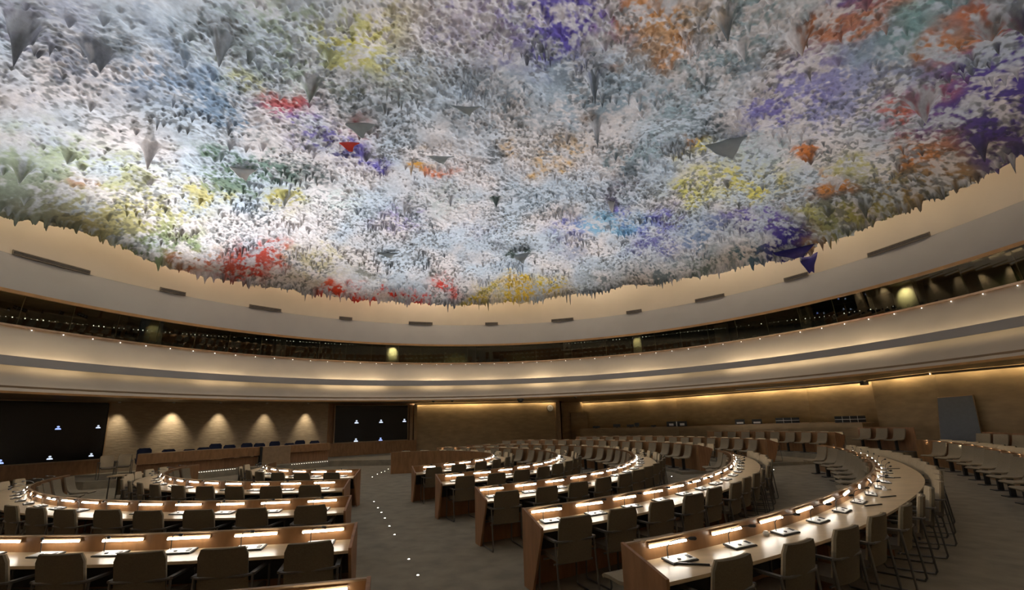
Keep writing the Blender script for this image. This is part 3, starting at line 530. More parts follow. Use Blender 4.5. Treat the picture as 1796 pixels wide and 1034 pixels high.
# ------------------------------------------------------------------ curved desks
PT = .03; DEPTH = .50
def desk(key, where, pts, zb=0, ends=(1, 1), pitch=.73, near=True, first=.42, chairs=True, consoles=True, long_lamp=False, depth=None, seats=None, from_='the aisle', skip=(), wide=None):
    """pts: (radius, degrees) of the inner face of the screen panel, from the aisle end"""
    th = np.array([p[1] for p in pts], float); rr = np.array([p[0] for p in pts], float); o = np.argsort(th); fn = lambda a: float(np.interp(a, th[o], rr[o]))
    sgn = 1 if th[-1] > th[0] else -1; n = max(12, int(abs(th[-1]-th[0])/1.5))
    # smooth radius by sampling with a short moving window
    fs = lambda a: (fn(a-3)+2*fn(a)+fn(a+3))/4 if abs(th[-1]-th[0]) > 12 else fn(a)
    A = [th[0]+(th[-1]-th[0])*i/n for i in range(n+1)]
    U = lambda a: (math.cos(R_(a)), math.sin(R_(a)))
    dep = lambda a: (DEPTH if depth is None else float(np.interp(a, depth[0], depth[1])))
    pathf = lambda k: [((RC[0]+U(a)[0]*(fs(a)+k(a)), RC[1]+U(a)[1]*(fs(a)+k(a))), U(a)) for a in A]
    base = pathf(lambda a: 0)
    c = RC+np.array(U(A[0]))*fs(A[0]); T = empty('conference_desk', (c[0], c[1], zb))
    tag(T, 'curved wooden conference desk, ' + where, 'desk', 'curved conference desks')
    off = lambda mb: setattr(mb, 'v', [(x-c[0], y-c[1], z) for x, y, z in mb.v]) or mb
    off(MB().sweep(base, [(0, .0), (PT, .0), (PT, .925), (0, .925)])).build('screen_panel', MT['wood'], T, True)
    off(MB().sweep(base, [(-.004, .925), (PT+.004, .925), (PT+.004, .94), (-.004, .94)])).build('panel_cap', MT['cap'], T)
    mb = MB(); v = []; f = []
    for i, a in enumerate(A):
        u = U(a); r0 = fs(a)+PT+.002; r1 = fs(a)+PT+dep(a)
        for r, z in ((r0, .735), (r1, .735), (r1, .765), (r0, .765)): v.append((RC[0]+u[0]*r-c[0], RC[1]+u[1]*r-c[1], z))
    for i in range(len(A)-1):
        for k in range(4): f.append((i*4+k, i*4+(k+1) % 4, i*4+4+(k+1) % 4, i*4+4+k))
    f += [(3, 2, 1, 0), tuple(len(v)-4+k for k in range(4))]; mb.add(v, f).build('worktop', MT['top'], T)
    off(MB().sweep(base, [(PT+.14, .45), (PT+.16, .45), (PT+.16, .73), (PT+.14, .73)])).build('cable_tray', MT['dark'], T)
    for e, ai in ((0, 0), (1, -1)):
        if not ends[e]: continue
        a = A[ai]; u = U(a); w = (-u[1], u[0]); r = fs(a); s = (-1 if ai == 0 else 1)*sgn; v = []
        for t_ in (0, .03):
            for q, z in ((0, 0), (.24, 0), (dep(a)+PT+.01, .72), (dep(a)+PT+.01, .79), (.02, .945), (0, .945)):
                v.append((RC[0]+u[0]*(r+q-.003)+w[0]*s*(t_+.001)-c[0], RC[1]+u[1]*(r+q-.003)+w[1]*s*(t_+.001)-c[1], z))
        MB().add(v, [tuple(range(6)), tuple(range(11, 5, -1))]+[(i, 6+i, 6+(i+1) % 6, (i+1) % 6) for i in range(6)]).build('end_panel', MT['wood_red'], T)
    # places, measured along the arc
    a = A[0]+sgn*math.degrees(first/fs(A[0])); k = 0; sup = 0
    while (A[-1]-a)*sgn > math.degrees(.25/fs(a)):
        r = fs(a); u = U(a); da = sgn
        dr = (fs(a+.5)-fs(a-.5)); tang = math.atan2(r*R_(1), dr)     # desk direction against the radius
        rz = R_(a)+PI/2 + (PI/2 - tang)
        P = lambda q: np.array([RC[0]+u[0]*(r+q), RC[1]+u[1]*(r+q)])
        p = P(PT+.024); h_ = link('lamp_housing', HOUS, T); h_.location = (p[0]-c[0], p[1]-c[1], .885); h_.rotation_euler = (0, 0, rz); link('lamp_strip', STRIP_L if long_lamp else STRIP, h_)
        if sup % 3 == 2:
            p = P(.27); am = a+sgn*math.degrees(pitch/2/r); um = U(am); q = (RC[0]+um[0]*(fs(am)+.27)-c[0], RC[1]+um[1]*(fs(am)+.27)-c[1])
            MB().box((q[0], q[1], .366), (.3, .03, .732), rz=R_(am)).build('support', MT['wood_red'], T)
        sup += 1
        if consoles:
            p = P(PT+.16)
            place('microphone_unit', console_full, CJ, p, zb+.766, rz+.1*random.uniform(-1, 1), '%s microphone console from %s on the %s' % (ORD[k], from_, where.split(',')[0]), 'microphone', 'microphone consoles on the desks')
        if chairs and k not in skip:
            j = random.uniform(-.03, .03); p = P(PT+dep(a)-.05+j)
            place('armchair', armchair_full, AJ, p, zb, rz+random.uniform(-.07, .07), '%s taupe armchair from %s at the %s' % (ORD[k], from_, where.split(',')[0]), 'chair', 'taupe armchairs along the curved desks')
        a += sgn*math.degrees(pitch/r); k += 1
    return fs
def seats(where, fs, a0, a1, zb=0, pitch=.88):
    a = a0; k = 0
    while (a1-a) > 0:
        r = fs(a)-.42; p = RC+r*np.array([math.cos(R_(a)), math.sin(R_(a))])
        place('pedestal_seat', ped_full, PJ, p, zb, R_(a)+PI/2+random.uniform(-.03, .03), '%s fixed pedestal seat %s' % (ORD[k], where), 'seat', 'fixed pedestal seats against the desk panels')
        a += math.degrees(pitch/r); k += 1
A_PTS = [(13.33, -66), (13.33, -59.7), (13.32, -52.6), (13.36, -45.2), (13.44, -41), (13.54, -37.8), (13.66, -33.5), (14.1, -21.6), (14.6, -14), (15.2, -5.3), (15.6, .7)]
adep = ((-66, -60, -50, -40, -33, -20, 1), (.52, .52, .58, .66, .72, .74, .62))
# right of the aisle
fA = desk('RA', 'nearest desk right of the aisle, with bright lamps', A_PTS, pitch=.835, first=.47, long_lamp=True, depth=adep)
fB = desk('RB', 'second desk right of the aisle, one row behind', [(11.33, -66.3), (11.28, -61.8), (11.2, -56), (11.12, -50.4), (11.05, -42.4), (11.03, -35), (11.1, -22), (11.3, -13), (11.5, -3.7)], depth=((-67, -40, -22, -4), (.5, .52, .62, .56)), first=.31)
fC = desk('RC', 'third desk right of the aisle, curving behind', [(9.06, -65.6), (8.98, -57), (8.86, -48), (8.7, -38), (8.56, -27.7), (8.48, -15), (8.5, 0), (8.55, 20), (8.5, 45), (8.65, 64), (8.6, 78)], ends=(1, 1), depth=((-66, -40, -20, 0, 80), (.5, .52, .6, .5, .5)), first=.28)
fD = desk('RD', 'fourth desk right of the aisle, curving behind', [(6.5, -66.2), (6.48, -57.8), (6.38, -50), (6.25, -38), (6.1, -25.5), (5.95, -8), (5.85, 15), (5.8, 40), (6.2, 66), (6.7, 86)])
fE = desk('RE', 'innermost desk right of the aisle, curving behind', [(3.97, -67), (3.9, -60), (3.75, -52), (3.65, -40), (3.6, -10), (3.6, 30), (3.8, 75), (3.75, 106)], ends=(1, 1))
# left of the aisle
desk('L0', 'closest desk left of the aisle, cut off by the frame', [(13.33, -75.6), (13.3, -80), (13.3, -100)], from_='the aisle end', chairs=False, consoles=False, long_lamp=True, first=.36, pitch=1.0)
fLA = desk('LA', 'second desk left of the aisle, nearly straight', [(11.25, -77.0), (11.2, -85), (11.17, -95), (11.2, -110), (11.2, -122)], pitch=.725, first=.34)
fLB = desk('LB', 'third desk left of the aisle, hooked at its left end', [(8.98, -79.2), (8.93, -90), (8.86, -104), (8.83, -118), (8.87, -128), (8.98, -137), (9.1, -150), (9.2, -160)], ends=(1, 1), first=.42, pitch=.735, depth=((-160, -130, -110, -78), (.66, .66, .52, .5)))
fLC = desk('LC', 'fourth desk left of the aisle, hooked at its left end', [(6.4, -83.2), (6.43, -92), (6.42, -104), (6.37, -118), (6.42, -132), (6.6, -150), (6.7, -165), (6.75, -176)], ends=(1, 1), first=.5, depth=((-176, -130, -110, -80), (.62, .62, .52, .5)))
fLD = desk('LD', 'innermost desk left of the aisle', [(3.99, -87.5), (4.04, -98), (3.95, -115), (3.92, -136), (4.05, -160), (4.1, -176)], ends=(1, 1), first=.4)
# far side, on low risers
Bf = [(11.3, 2.5), (11.35, 15), (11.2, 26), (11.5, 40), (11.45, 57), (11.35, 71)]
Af = [(15.2, 9.5), (15.3, 16), (15.4, 26), (15.7, 33), (16.0, 42), (15.6, 57)]
O1f = [(19.2, 11.5), (19.3, 16), (19.4, 24), (19.5, 34)]
def interp(P): t = [p[1] for p in P]; r = [p[0] for p in P]; return lambda a: float(np.interp(a, t, r))
def riser(name, P, a0, a1, w, z):
    f = interp(P); n = 24
    struct(name, MB().sweep([((RC[0]+math.cos(R_(a0+(a1-a0)*i/n))*(f(a0+(a1-a0)*i/n)-.75), RC[1]+math.sin(R_(a0+(a1-a0)*i/n))*(f(a0+(a1-a0)*i/n)-.75)), (math.cos(R_(a0+(a1-a0)*i/n)), math.sin(R_(a0+(a1-a0)*i/n)))) for i in range(n+1)], [(0, -.01), (w, -.01), (w, z), (0, z)]), MT['carpet'])
riser('floor_tier_1', Bf, 2, 88, 3.0, .1); riser('floor_tier_2', Af, 8.5, 80, 3.4, .12); riser('floor_tier_3', O1f, 8, 48, 6, .28)
desk('Bf', 'fifth desk row on the far side, beyond the cross aisle', Bf, zb=.1, near=False, consoles=False, from_='the cross aisle')
desk('Af', 'sixth desk row on the far side, beyond the cross aisle', Af, zb=.12, near=False, consoles=False, from_='the cross aisle')
desk('O1f', 'seventh desk row on the far side, beyond the cross aisle', O1f, zb=.28, near=False, consoles=False, from_='the cross aisle')
O1n = [(16.75, -34), (16.9, -26), (17.5, -18.6), (18.17, -12.6), (19.6, -3), (20.6, 4.5)]
desk('O1n', 'outermost desk on the right, beside the leaning board', O1n, near=False, consoles=False, from_='the near end')
seats('inside the hook of the nearest right-hand desk', fA, -33, -1, pitch=.95)
seats('inside the hook of the second right-hand desk', fB, -24, -5, pitch=.95)
seats('in front of the third desk on the far side', fC, -14, 76)
seats('in front of the fourth desk on the far side', fD, -2, 84)
seats('in front of the fifth desk row on the far side', interp(Bf), 5, 71, .1)
seats('in front of the sixth desk row on the far side', interp(Af), 12, 56, .12)
seats('in front of the seventh desk row on the far side', interp(O1f), 13, 33, .28)
seats('along the outermost desk on the right', interp(O1n), -33, 1.5, pitch=1.0)
seats('at the aisle end of the nearest right-hand desk', fA, -63.9, -63.5)
seats('inside the hook of the third left-hand desk', fLB, -158, -138)
seats('inside the hook of the fourth left-hand desk', fLC, -166, -146)
# last row of seats at the right wall and by the board
for (xa, ya, xb, yb, n, zb, w) in ((1508, 749, 1566, 749, 3, .44, 'in the short back row left of the leaning board'), (1710, 757.5, 1772, 760, 3, .26, 'in the back row right of the leaning board')):
    a, b = at(xa, ya, zb+.96), at(xb, yb, zb+.96)
    for k in range(n):
        p = a+(b-a)*k/(n-1); rz = math.atan2(RC[1]-p[1], RC[0]-p[0])-PI/2
        place('pedestal_seat', ped_full, PJ, p, zb, rz, '%s fixed pedestal seat %s' % (ORD[k], w), 'seat', 'fixed pedestal seats in the back corner')
    u = (b-a)/np.linalg.norm(b-a); nrm = np.array([-u[1], u[0]]); nrm = nrm if nrm@(RC-a) < 0 else -nrm; q0 = a-u*.4; q1 = b+u*.5
    P = [q0-nrm*.8, q1-nrm*.8, q1+nrm*1.3, q0+nrm*1.3]
    ar = sum(P[i][0]*P[(i+1) % 4][1]-P[(i+1) % 4][0]*P[i][1] for i in range(4)); P = P if ar > 0 else P[::-1]
    struct('floor_tier_4', MB().prism(P, -.01, zb), MT['carpet'])
    P = [q0+nrm*.42, q1+nrm*.42, q1+nrm*.46, q0+nrm*.46]; ar = sum(P[i][0]*P[(i+1) % 4][1]-P[(i+1) % 4][0]*P[i][1] for i in range(4)); P = P if ar > 0 else P[::-1]
    tag(MB().prism(P, zb, zb+.95).build('low_partition', MT['wood_red']), 'low wooden partition behind the seats ' + w, 'partition')

# ------------------------------------------------------------------ podium
st = .30
BP = [at(225, 836, st)*.985, at(345, 826, st), at(415, 819, st), at(508, 812, st), at(578, 806, st), at(727, 803, st)]
stage = [tuple(p) for p in BP] + [(-6.9, 31.9), (-11.9, 28.6), (-19.95, 21.6), (-20.5, 20.2)]
struct('floor_stage', MB().prism([tuple(p) for p in ([BP[5]*.97]+[(-7.4, 31.5), (-11.9, 28.4), (-19.8, 21.4), (-21.0, 19.0)]+[BP[0]*.97+np.array([-1.2, -.6])]+[b*.97 for b in BP[0:5]])], -.01, st), MT['carpet'])
def run(mb, p, q, d0, d1, z0, z1, zq0=None, zq1=None):   # upright slab between two plan points, d metres toward the wall
    p, q = np.array(p), np.array(q); u = (q-p)/np.linalg.norm(q-p); n = np.array([-u[1], u[0]]); n = n if n@(-p) < 0 else -n
    zq0 = z0 if zq0 is None else zq0; zq1 = z1 if zq1 is None else zq1
    P = [p+n*d0, q+n*d0, q+n*d1, p+n*d1]; Z = [(z0, z1), (zq0, zq1), (zq0, zq1), (z0, z1)]
    v = [(P[i][0], P[i][1], Z[i][0]) for i in range(4)]+[(P[i][0], P[i][1], Z[i][1]) for i in range(4)]
    return mb.add(v, [(3, 2, 1, 0), (4, 5, 6, 7)]+[(i, (i+1) % 4, 4+(i+1) % 4, 4+i) for i in range(4)])
def zt(px, py, p): return vert(px, py, math.hypot(*p))
PA, PB, PCc, PD, PE = at(238, 834, st), at(345, 826, st), at(455, 816, st), at(508, 812, st), at(578, 806, st)
zA, zB, zC, zD, zE = zt(238, 797, PA), zt(345, 790, PB), zt(455, 784, PCc), zt(508, 781, PD), zt(578, 776.5, PE)
T = empty('podium_desk', (0, 0, 0)); tag(T, 'long stepped wooden podium desk below the lit wall', 'desk')
mb = MB(); run(mb, PA, PB, 0, .06, (zA-st)*.52+st, zA, (zB-st)*.52+st, zB); run(mb, PB, PCc, 0, .06, (zB-st)*.52+st, zB, (zC-st)*.55+st, zC); mb.build('front_panel', MT['wood'], T)
mb = MB(); run(mb, PA, PB, .22, .28, st, (zA-st)*.5+st, st, (zB-st)*.5+st); run(mb, PB, PCc, .22, .28, st, (zB-st)*.5+st, st, (zC-st)*.5+st); mb.build('lower_panel', MT['wood_red'], T)
mb = MB(); run(mb, PA, PB, .03, .75, zA-.02, zA+.015, zB-.02, zB+.015); run(mb, PB, PCc, .03, .75, zB-.02, zB+.015, zC-.02, zC+.015); run(mb, PCc, PD, .03, .75, zC-.02, zC+.01, zD-.02, zD+.01); run(mb, PD, PE, .03, .75, zD-.02, zD+.01, zE-.02, zE+.01); mb.build('desk_top', MT['cap'], T)
mb = MB(); run(mb, PCc+(PD-PCc)*.06, PD, -.05, .1, st, zC, st, zD); mb.build('speaker_rostrum', MT['cap'], T)
mb = MB(); run(mb, PCc-(PD-PCc)*.02, PCc+(PD-PCc)*.05, -.12, .1, st, zC+.02, st, zC+.02); mb.build('gap_shade', MT['black'], T)  # black slab standing in for the shade in the gap between desk sections
mb = MB(); run(mb, PD, PE, .0, .06, (zD-st)*.6+st, zD, (zE-st)*.6+st, zE); mb.build('front_panel', MT['wood'], T)
mb = MB(); run(mb, PD, PE, .2, .26, st, (zD-st)*.58+st, st, (zE-st)*.58+st); mb.build('lower_panel', MT['wood_red'], T)
mb = MB(); run(mb, PA-(PB-PA)*.012, PA, 0, .8, st, zA); mb.build('end_panel', MT['wood_red'], T)
for p, q, n, lab in ((at(340, 828, st), at(412, 821, st), 18, 'left'), (at(512, 813.5, st), at(574, 808, st), 16, 'right')):
    t = empty('base_light'); tag(t, 'string of small floor lights at the %s foot of the podium' % lab, 'light')
    for k in range(n):
        c = p+(q-p)*k/(n-1); c = c*.985
        MB().lathe([(.028, 0), (.024, .022)], 6, (c[0], c[1], st)).build('glow_bead', MT['bead'], t)
def blue_chair():
    r = empty('blue_chair')
    back_sheet(.52, .50, 1.12, -.24, -.32, .06, .05, .08).build('backrest', MT['blue'], r, True)
    g = [[((i/6-.5)*.50, -.22+.47*j/6, .46+.01*abs(i/3-1)) for j in range(7)] for i in range(7)]; MB().sheet(g, .08).build('seat', MT['blue'], r, True)
    mb = MB().lathe([(.03, .08), (.03, .42)], 8)
    for k in range(5): a = 2*PI*k/5; mb.tube([(0, 0, .09), (.27*math.cos(a), .27*math.sin(a), .04)], .018)
    mb.build('star_base', MT['dark'], r)
    for s in (-1, 1): MB().tube([(s*.26, -.15, .46), (s*.30, -.15, .68), (s*.30, .15, .68)], .018).build('armrest', MT['dark'], r)
    return r
bc = None
for k, (px, py) in enumerate([(248, 786), (289, 788), (325.5, 788), (353.5, 784.5), (374.6, 778), (398.7, 780), (428.6, 777), (453, 777), (477, 774), (504.6, 777), (523.8, 772), (552, 772.5)]):
    if px < 455: p = at(px, np.interp(px, [238, 345, 455], [834, 826, 816]), st)
    else: p = at(px, np.interp(px, [455, 508, 578], [816, 812, 806]), st)
    d = math.hypot(*p); p = p*(1+1.15/d); z = vert(px, py, d+1.15)-1.12
    rz = math.atan2(-p[0], -(p[1]))*-1+PI+.1; rz = math.atan2(-p[1], -p[0])-PI/2
    lab = '%s dark blue podium chair from the left end, behind the podium desk' % ORD[k]
    if bc is None: o = bc = blue_chair(); o.location = (p[0], p[1], st); o.rotation_euler = (0, 0, rz)
    else: o = dup(bc, (p[0], p[1], st), rz+random.uniform(-.2, .2))
    o.scale = (1, 1, max(.8, (z+1.12-st)/1.12)); tag(o, lab, 'chair', 'dark blue podium chairs')

# screens
def video_wall(a, b, z0, z1, label, icons, frame=.05, off=.12, small=False):
    a, b = np.array(a), np.array(b); u = (b-a)/np.linalg.norm(b-a); L = np.linalg.norm(b-a); rz = math.atan2(u[1], u[0])
    t = empty('video_screen', (a[0], a[1], z0), rz); tag(t, label, 'screen')
    H = z1-z0
    MB().box((L/2, .04, H/2), (L, .08, H)).build('display_panel', MT['screen'], t)
    fr = MB()
    fr.box((L/2, .02, H+frame/2), (L+2*frame, .12, frame)).box((L/2, .02, -frame/2), (L+2*frame, .12, frame)).box((-frame/2, .02, H/2), (frame, .12, H)).box((L+frame/2, .02, H/2), (frame, .12, H))
    fr.build('frame', MT['cap'], t)
    for (fx, fz, s, mm) in icons:
        mb = MB(); x = fx*L; z = fz*H
        for dx, dz, r in ((0, .55, .5), (-.55, -.35, .32), (0, -.35, .38), (.55, -.35, .32)):
            n = 10; mb.add([(x+s*(dx+r*math.cos(2*PI*k/n)), -.004, z+s*(dz*.9+r*.8*math.sin(2*PI*k/n))) for k in range(n)]+[(x+s*(dx+r*math.cos(2*PI*k/n)), -.001, z+s*(dz*.9+r*.8*math.sin(2*PI*k/n))) for k in range(n)], [tuple(range(n)), tuple(range(2*n-1, n-1, -1))]+[(k, n+k, n+(k+1) % n, (k+1) % n) for k in range(n)])
        mb.add([(x-s*1.0, -.004, z-s*.75), (x+s*1.0, -.004, z-s*.75), (x+s*1.0, -.004, z-s*.35), (x-s*1.0, -.004, z-s*.35)], [(0, 1, 2, 3)])
        mb.build('emblem', MT[mm], t)
    return t
la, lb = np.array((-23.1, 15.2)), np.array((-19.75, 21.25)); lu = (lb-la)/np.linalg.norm(lb-la); WAn = np.array([lu[1], -lu[0]])
def on_line(px, p, q):
    r = ray(px, 750); c = r[0]/r[1]; p, q = np.array(p), np.array(q); return float((c*p[1]-p[0])/((q[0]-p[0])-c*(q[1]-p[1])))
s0 = np.array(WA[0])+WAn*.2+lu*(.12); s1 = np.array(WA[1])+WAn*.2-lu*.1
def ic(px, py, p, q, z0, z1, s, m):
    t = on_line(px, p, q); P = np.array(p)+(np.array(q)-np.array(p))*t; return (t, (vert(px, py, math.hypot(*P))-z0)/(z1-z0), s, m)
s1 = s0+(s1-s0)*on_line(186, s0, s1)
Z0, Z1 = vert(181, 803.5, math.hypot(*s1)), vert(189, 706, math.hypot(*s1))
video_wall(s0, s1, Z0, Z1, 'large black video screen with small glowing emblems at far left', [ic(102, 750, s0, s1, Z0, Z1, .10, 'icon'), ic(172, 748, s0, s1, Z0, Z1, .09, 'iconw'), ic(11, 809, s0, s1, Z0, Z1, .11, 'icon'), ic(96, 802, s0, s1, Z0, Z1, .10, 'iconw'), ic(167, 797, s0, s1, Z0, Z1, .09, 'iconw')])
m = MB(); run(m, s0, s1, .02, .12, st, Z0-.05); cab = m.build('screen_cabinet', MT['wood']); tag(cab, 'wooden cabinet front below the large left screen', 'cabinet')
wdir = np.array([4.75, 3.35]); wdir /= np.linalg.norm(wdir); wn = np.array([wdir[1], -wdir[0]])
r0 = np.array([-11.95, 28.55])+wn*.25; r1 = np.array([-7.2, 31.9])+wn*.25
q0 = r0+(r1-r0)*on_line(587, r0, r1); q1 = r0+(r1-r0)*on_line(714.5, r0, r1)
Z0, Z1 = vert(587, 776, math.hypot(*q0)), vert(588, 711, math.hypot(*q0))
video_wall(q0, q1, Z0, Z1, 'smaller black video screen with five pale emblems by the aisle', [ic(625, 739.5, q0, q1, Z0, Z1, .13, 'iconw'), ic(668, 738.5, q0, q1, Z0, Z1, .13, 'iconw'), ic(709, 737, q0, q1, Z0, Z1, .13, 'iconw'), ic(625, 771.5, q0, q1, Z0, Z1, .13, 'iconw'), ic(668, 770, q0, q1, Z0, Z1, .13, 'icon')])
m = MB(); run(m, r0, q1+(q1-q0)*.14, -.02, .15, st, Z0-.06); tag(m.build('screen_cabinet', MT['wood']), 'wooden cabinet front below the smaller screen', 'cabinet')
m = MB(); run(m, q1+(q1-q0)*.03, q1+(q1-q0)*.075, -.05, .12, Z0-.055, Z1+.04); run(m, q1+(q1-q0)*.095, q1+(q1-q0)*.14, -.05, .12, Z0-.055, Z1+.04); tag(m.build('screen_pilaster', MT['cap']), 'pair of slim wooden pilasters right of the smaller screen', 'trim')

# ------------------------------------------------------------------ back console, devices, door, clock, board
CT = [at(1017, 752.5, 1.5)*0+np.array([0, 0]) for _ in range(1)]
cp = [((1017, 752.5), 35.5), ((1190, 748.5), 33.2), ((1300, 745), 30.2), ((1420, 742), 29.2), ((1512, 742), 27.4)]
CPT = []
for (px, py), d in cp:
    r = ray(px, py); h = math.hypot(r[0], r[1]); CPT.append((np.array([r[0]/h*d, r[1]/h*d]), vert(px, py, d)))
T = empty('back_console'); tag(T, 'long raised wooden console running along the far wall', 'counter')
m = MB(); m2 = MB()
for (p, z), (q, z2) in zip(CPT, CPT[1:]): run(m, p, q, 0, .06, 0, z, 0, z2); run(m2, p, q, -.02, .8, z, z+.04, z2, z2+.04)
m.build('front_panel', MT['wall'], T); m2.build('console_top', MT['cap'], T)
def on_console(px):
    for (p, z), (q, z2) in zip(CPT, CPT[1:]):
        t = on_line(px, p, q)
        if -.02 <= t <= 1.02: return p+(q-p)*t, z+(z2-z)*t
    return CPT[-1]
def device(name, px0, px1, py_top, label, cat, builder):
    p, z = on_console((px0+px1)/2); p = p*(1+.35/math.hypot(*p)); d = math.hypot(*p); w = (px1-px0)/FPX*d*.83*1.0; h = vert((px0+px1)/2, py_top, d)-z-.04
    t = empty(name, (p[0], p[1], z+.04), math.atan2(-p[1], -p[0])-PI/2+PI); tag(t, label, cat); builder(t, w, max(h, .12)); return t
def monitor(t, w, h):
    MB().box((0, 0, h*.6), (w, .04, h*.8)).build('display', MT['black'], t); MB().box((0, 0, h*.1), (.06, .04, h*.2)).box((0, 0, .008), (.2, .15, .016)).build('stand', MT['dark'], t)
def rack(t, w, h):
    MB().box((0, .06, h/2), (w, .12, h)).build('rack_body', MT['black'], t); m = MB(); n = max(2, int(w/.3))
    for k in range(1, n): m.box((-w/2+w*k/n, -.012, h/2), (.015, .02, h))
    m.box((0, -.012, h/2), (w, .02, .02)).build('divider', MT['console'], t)
for i, (a, b, y, w) in enumerate([(1039, 1053, 747, 'leftmost'), (1075, 1089, 743.5, 'second from the left'), (1099, 1113, 744, 'third from the left'), (1113, 1122, 741, 'fourth from the left, taller'), (1142, 1151, 745, 'fifth from the left')]):
    device('monitor', a, b, y, 'small dark monitor on the far console, ' + w, 'monitor', monitor)
def twin(t, w, h):
    MB().box((0, .06, h/2), (w, .12, h)).build('booth_frame', MT['black'], t)
    for x in (-.27, .27): MB().box((x*w, -.01, h*.38), (w*.22, .02, h*.45)).build('paper_stack', MT['console'], t)
    MB().box((0, -.012, h*.5), (.07, .02, h*.96)).build('pillar', MT['white'], t)
device('display_case', 1169, 1206, 738.5, 'black two-bay case with a white middle post on the far console', 'display case', twin)
def printer(t, w, h):
    MB().box((0, 0, h*.5), (w, .3, h)).build('printer_body', MT['black'], t); MB().box((0, -.16, h*.3), (w*.7, .03, h*.35)).build('paper_tray', MT['white'], t)
device('printer', 1291, 1307, 735, 'small dark machine with pale stripes on the far console', 'machine', printer)
device('printer', 1321, 1337, 734.5, 'black machine with white front tray on the far console', 'machine', printer)
device('pigeonhole_rack', 1365, 1401, 732, 'black pigeonhole rack, the smaller one, on the far console', 'rack', rack)
device('pigeonhole_rack', 1473, 1514, 729, 'black pigeonhole rack, the larger one, near the wall corner', 'rack', rack)
# wall door with frame, clock, sign, cameras
def on_wall(px, p, q, d): t = on_line(px, p, q); return np.array(offs(p, q, t, d))
dp0, dp1 = on_wall(1002, WC[0], WC[1], .02), on_wall(1032, WC[1], WC[2], .02)
dd = struct('door_1', run(MB(), dp0*.995, dp1*.99, 0, .05, 0, vert(1015, 723, math.hypot(*dp1))), MT['wall'])
cx = on_wall(966, WB[0], WB[1], .03); cz = vert(966, 715, math.hypot(*cx)); t = empty('wall_clock', (cx[0], cx[1], cz), math.atan2(3.1, 10.65)); tag(t, 'round pale wall clock near the corner pillar', 'clock')
def disc(mb, r0, y0, y1, n=20): return mb.add([(r0*math.cos(2*PI*k/n), y, r0*math.sin(2*PI*k/n)) for y in (y0, y1) for k in range(n)], [tuple(range(n)), tuple(range(2*n-1, n-1, -1))]+[(k, n+k, n+(k+1) % n, (k+1) % n) for k in range(n)])
disc(MB(), .27, -.05, .02).build('case', MT['vent'], t); disc(MB(), .24, -.06, -.045).build('dial', MT['white'], t)
MB().box((0, -.07, .07), (.02, .01, .15)).box((.06, -.07, 0), (.12, .01, .02)).build('hand', MT['black'], t)
cx = on_wall(978, WB[0], WB[1], .02); cz = vert(978, 738, math.hypot(*cx)); tag(MB().box((cx[0], cx[1], cz), (.2, .06, .2)).build('wall_switch', MT['dark']), 'small dark wall plate left of the corner pillar', 'switch')
for k, (px, py, lab) in enumerate([(913, 704.5, 'dome camera hanging from the soffit, between clock and screen'), (793, 707, 'small ceiling sensor left of the dome camera'), (760, 706.5, 'tiny ceiling sensor nearest the smaller screen'), (1010, 704, 'small dark ceiling fixture right of the corner pillar')]):
    p = at(px, py, 3.6); p = p*min(1, 29/math.hypot(*p)); s = .22 if k == 0 else .1; t = empty('ceiling_camera', (p[0], p[1], 3.63)); tag(t, lab, 'camera')
    MB().lathe([(s*1.1, -.04), (s*1.1, 0)], 14).build('mount', MT['vent'], t); MB().lathe([(.02, -s*1.3), (s*.6, -s*1.1), (s, -s*.5), (s, -.04)], 14).build('dome', MT['dark'], t, True)
# leaning board on the right
b0, b1 = at(1672, 783, 0), at(1734, 783, 0)
p0 = on_wall(1672, WD[0], WD[1], .8); p1 = on_wall(1735, WD[1], WD[2], .8); zl = vert(1659, 697, math.hypot(*p0)); 
u = (p1-p0)/np.linalg.norm(p1-p0); n = np.array([u[1], -u[0]]); n = n if n@p0 < 0 else -n
w0 = on_wall(1660, WD[0], WD[1], .12); w1 = on_wall(1722, WD[1], WD[2], .12); zr = vert(1722, 692, math.hypot(*w1)); zl = vert(1660, 697, math.hypot(*w0))
T = empty('leaning_board'); tag(T, 'large grey-blue board leaning against the right wall', 'board')
g = [[(*(p0*(1-s)+p1*s)*(1-q)+(w0*(1-s)+w1*s)*q, 0.0+(zl*(1-s)+zr*s)*q) for q in (0, .5, 1)] for s in (0, .5, 1)]
MB().sheet(g, .05).build('board_face', MT['board'], T)
g = [(w0[0], w0[1], zl), (w1[0], w1[1], zr), (p1[0], p1[1], .0), (p0[0], p0[1], 0), (w0[0], w0[1], zl)]; MB().tube(g, .035, 4).build('board_frame', MT['cap'], T)

# floor studs along the aisles
for (x, y) in [(733, 1008), (717, 980), (692, 937), (683, 922), (675, 908), (669, 898), (663, 890), (656, 879), (653, 836), (662, 831), (669, 828), (675, 826), (681, 822), (1357, 823), (1178, 835), (229, 867)]:
    p = at(x, y, 0); tag(MB().lathe([(.018, 0), (.014, .006)], 8, (p[0], p[1], 0)).build('floor_light', MT['dot']), 'tiny bright floor light set in the carpet', 'light', 'tiny floor lights along the aisles')
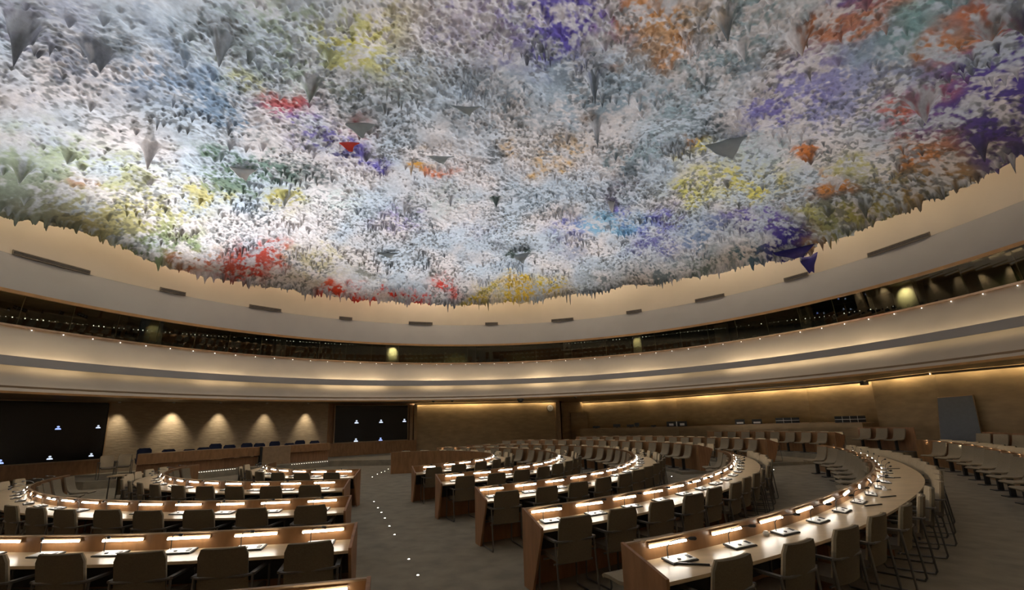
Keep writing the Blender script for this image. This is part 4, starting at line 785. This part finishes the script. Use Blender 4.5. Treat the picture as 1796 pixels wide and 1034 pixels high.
# small things on the nearest desk
def lay(name, px, py, dims, rz, m, label, cat, group=None, z=.765):
    p = at(px, py, z); o = MB().box((0, 0, dims[2]/2), dims).build(name, m); o.location = (p[0], p[1], z+.001); o.rotation_euler = (0, 0, rz); return tag(o, label, cat, group)
for px, py, rz, lab in [(1213, 990, -.25, 'nearest the aisle'), (1532, 886, .25, 'at the bend, nearer the viewer'), (1558, 871, .25, 'at the bend, second along'), (1566, 838, .0, 'on the widest part of the worktop'), (1566, 822, -.05, 'farthest along the bend')]:
    lay('pen', px, py, (.30, .02, .014), rz, MT['black'], 'long dark pen case on the nearest right desk, ' + lab, 'pen', 'dark pen cases on the nearest right desk')
for px, py, lab in [(1344, 938, 'beside the second lamp'), (1552, 860, 'at the bend'), (1228, 958, 'beside the first console')]:
    p = at(px, py, .765); t = empty('earpiece', (p[0], p[1], .766), .5); tag(t, 'small pale earpiece on the nearest right desk, ' + lab, 'earpiece')
    MB().lathe([(.03, 0), (.035, .02), (.02, .045)], 10).build('ear_cup', MT['console'], t, True); MB().tube([(.03, 0, .012), (.08, .02, .006), (.14, -.03, .006), (.2, .01, .006)], .004, 5).build('cord', MT['dark'], t)
# loose chairs and side table left of the podium, bag on the innermost left desk
for k, (px, py, rz) in enumerate([(186, 835, .9), (214, 831, .6)]):
    p = at(px, py, .3)*.93; o = link('armchair', AJ); o.location = (p[0], p[1], 0.0 if k > 5 else .3); o.rotation_euler = (0, 0, rz+PI)
    tag(o, 'loose taupe armchair left of the podium desk, %s' % ('beside the large screen' if k == 0 else 'nearer the podium'), 'chair', 'loose armchairs left of the podium')
p = at(210, 838, .745)+np.array([-.55, 1.1]); t = empty('side_table', (p[0], p[1], 0), .3); tag(t, 'pale rectangular table behind the left-hand desks', 'table')
MB().box((0, 0, .74), (1.1, .6, .04)).build('table_top', MT['top'], t); m = MB().box((0, .27, .40), (1.0, .03, .6)); m.build('modesty_panel', MT['fabric_back'], t)
for sx in (-1, 1):
    for sy in (-1, 1): MB().tube([(sx*.5, sy*.25, 0), (sx*.5, sy*.25, .72)], .02).build('leg', MT['metal'], t)
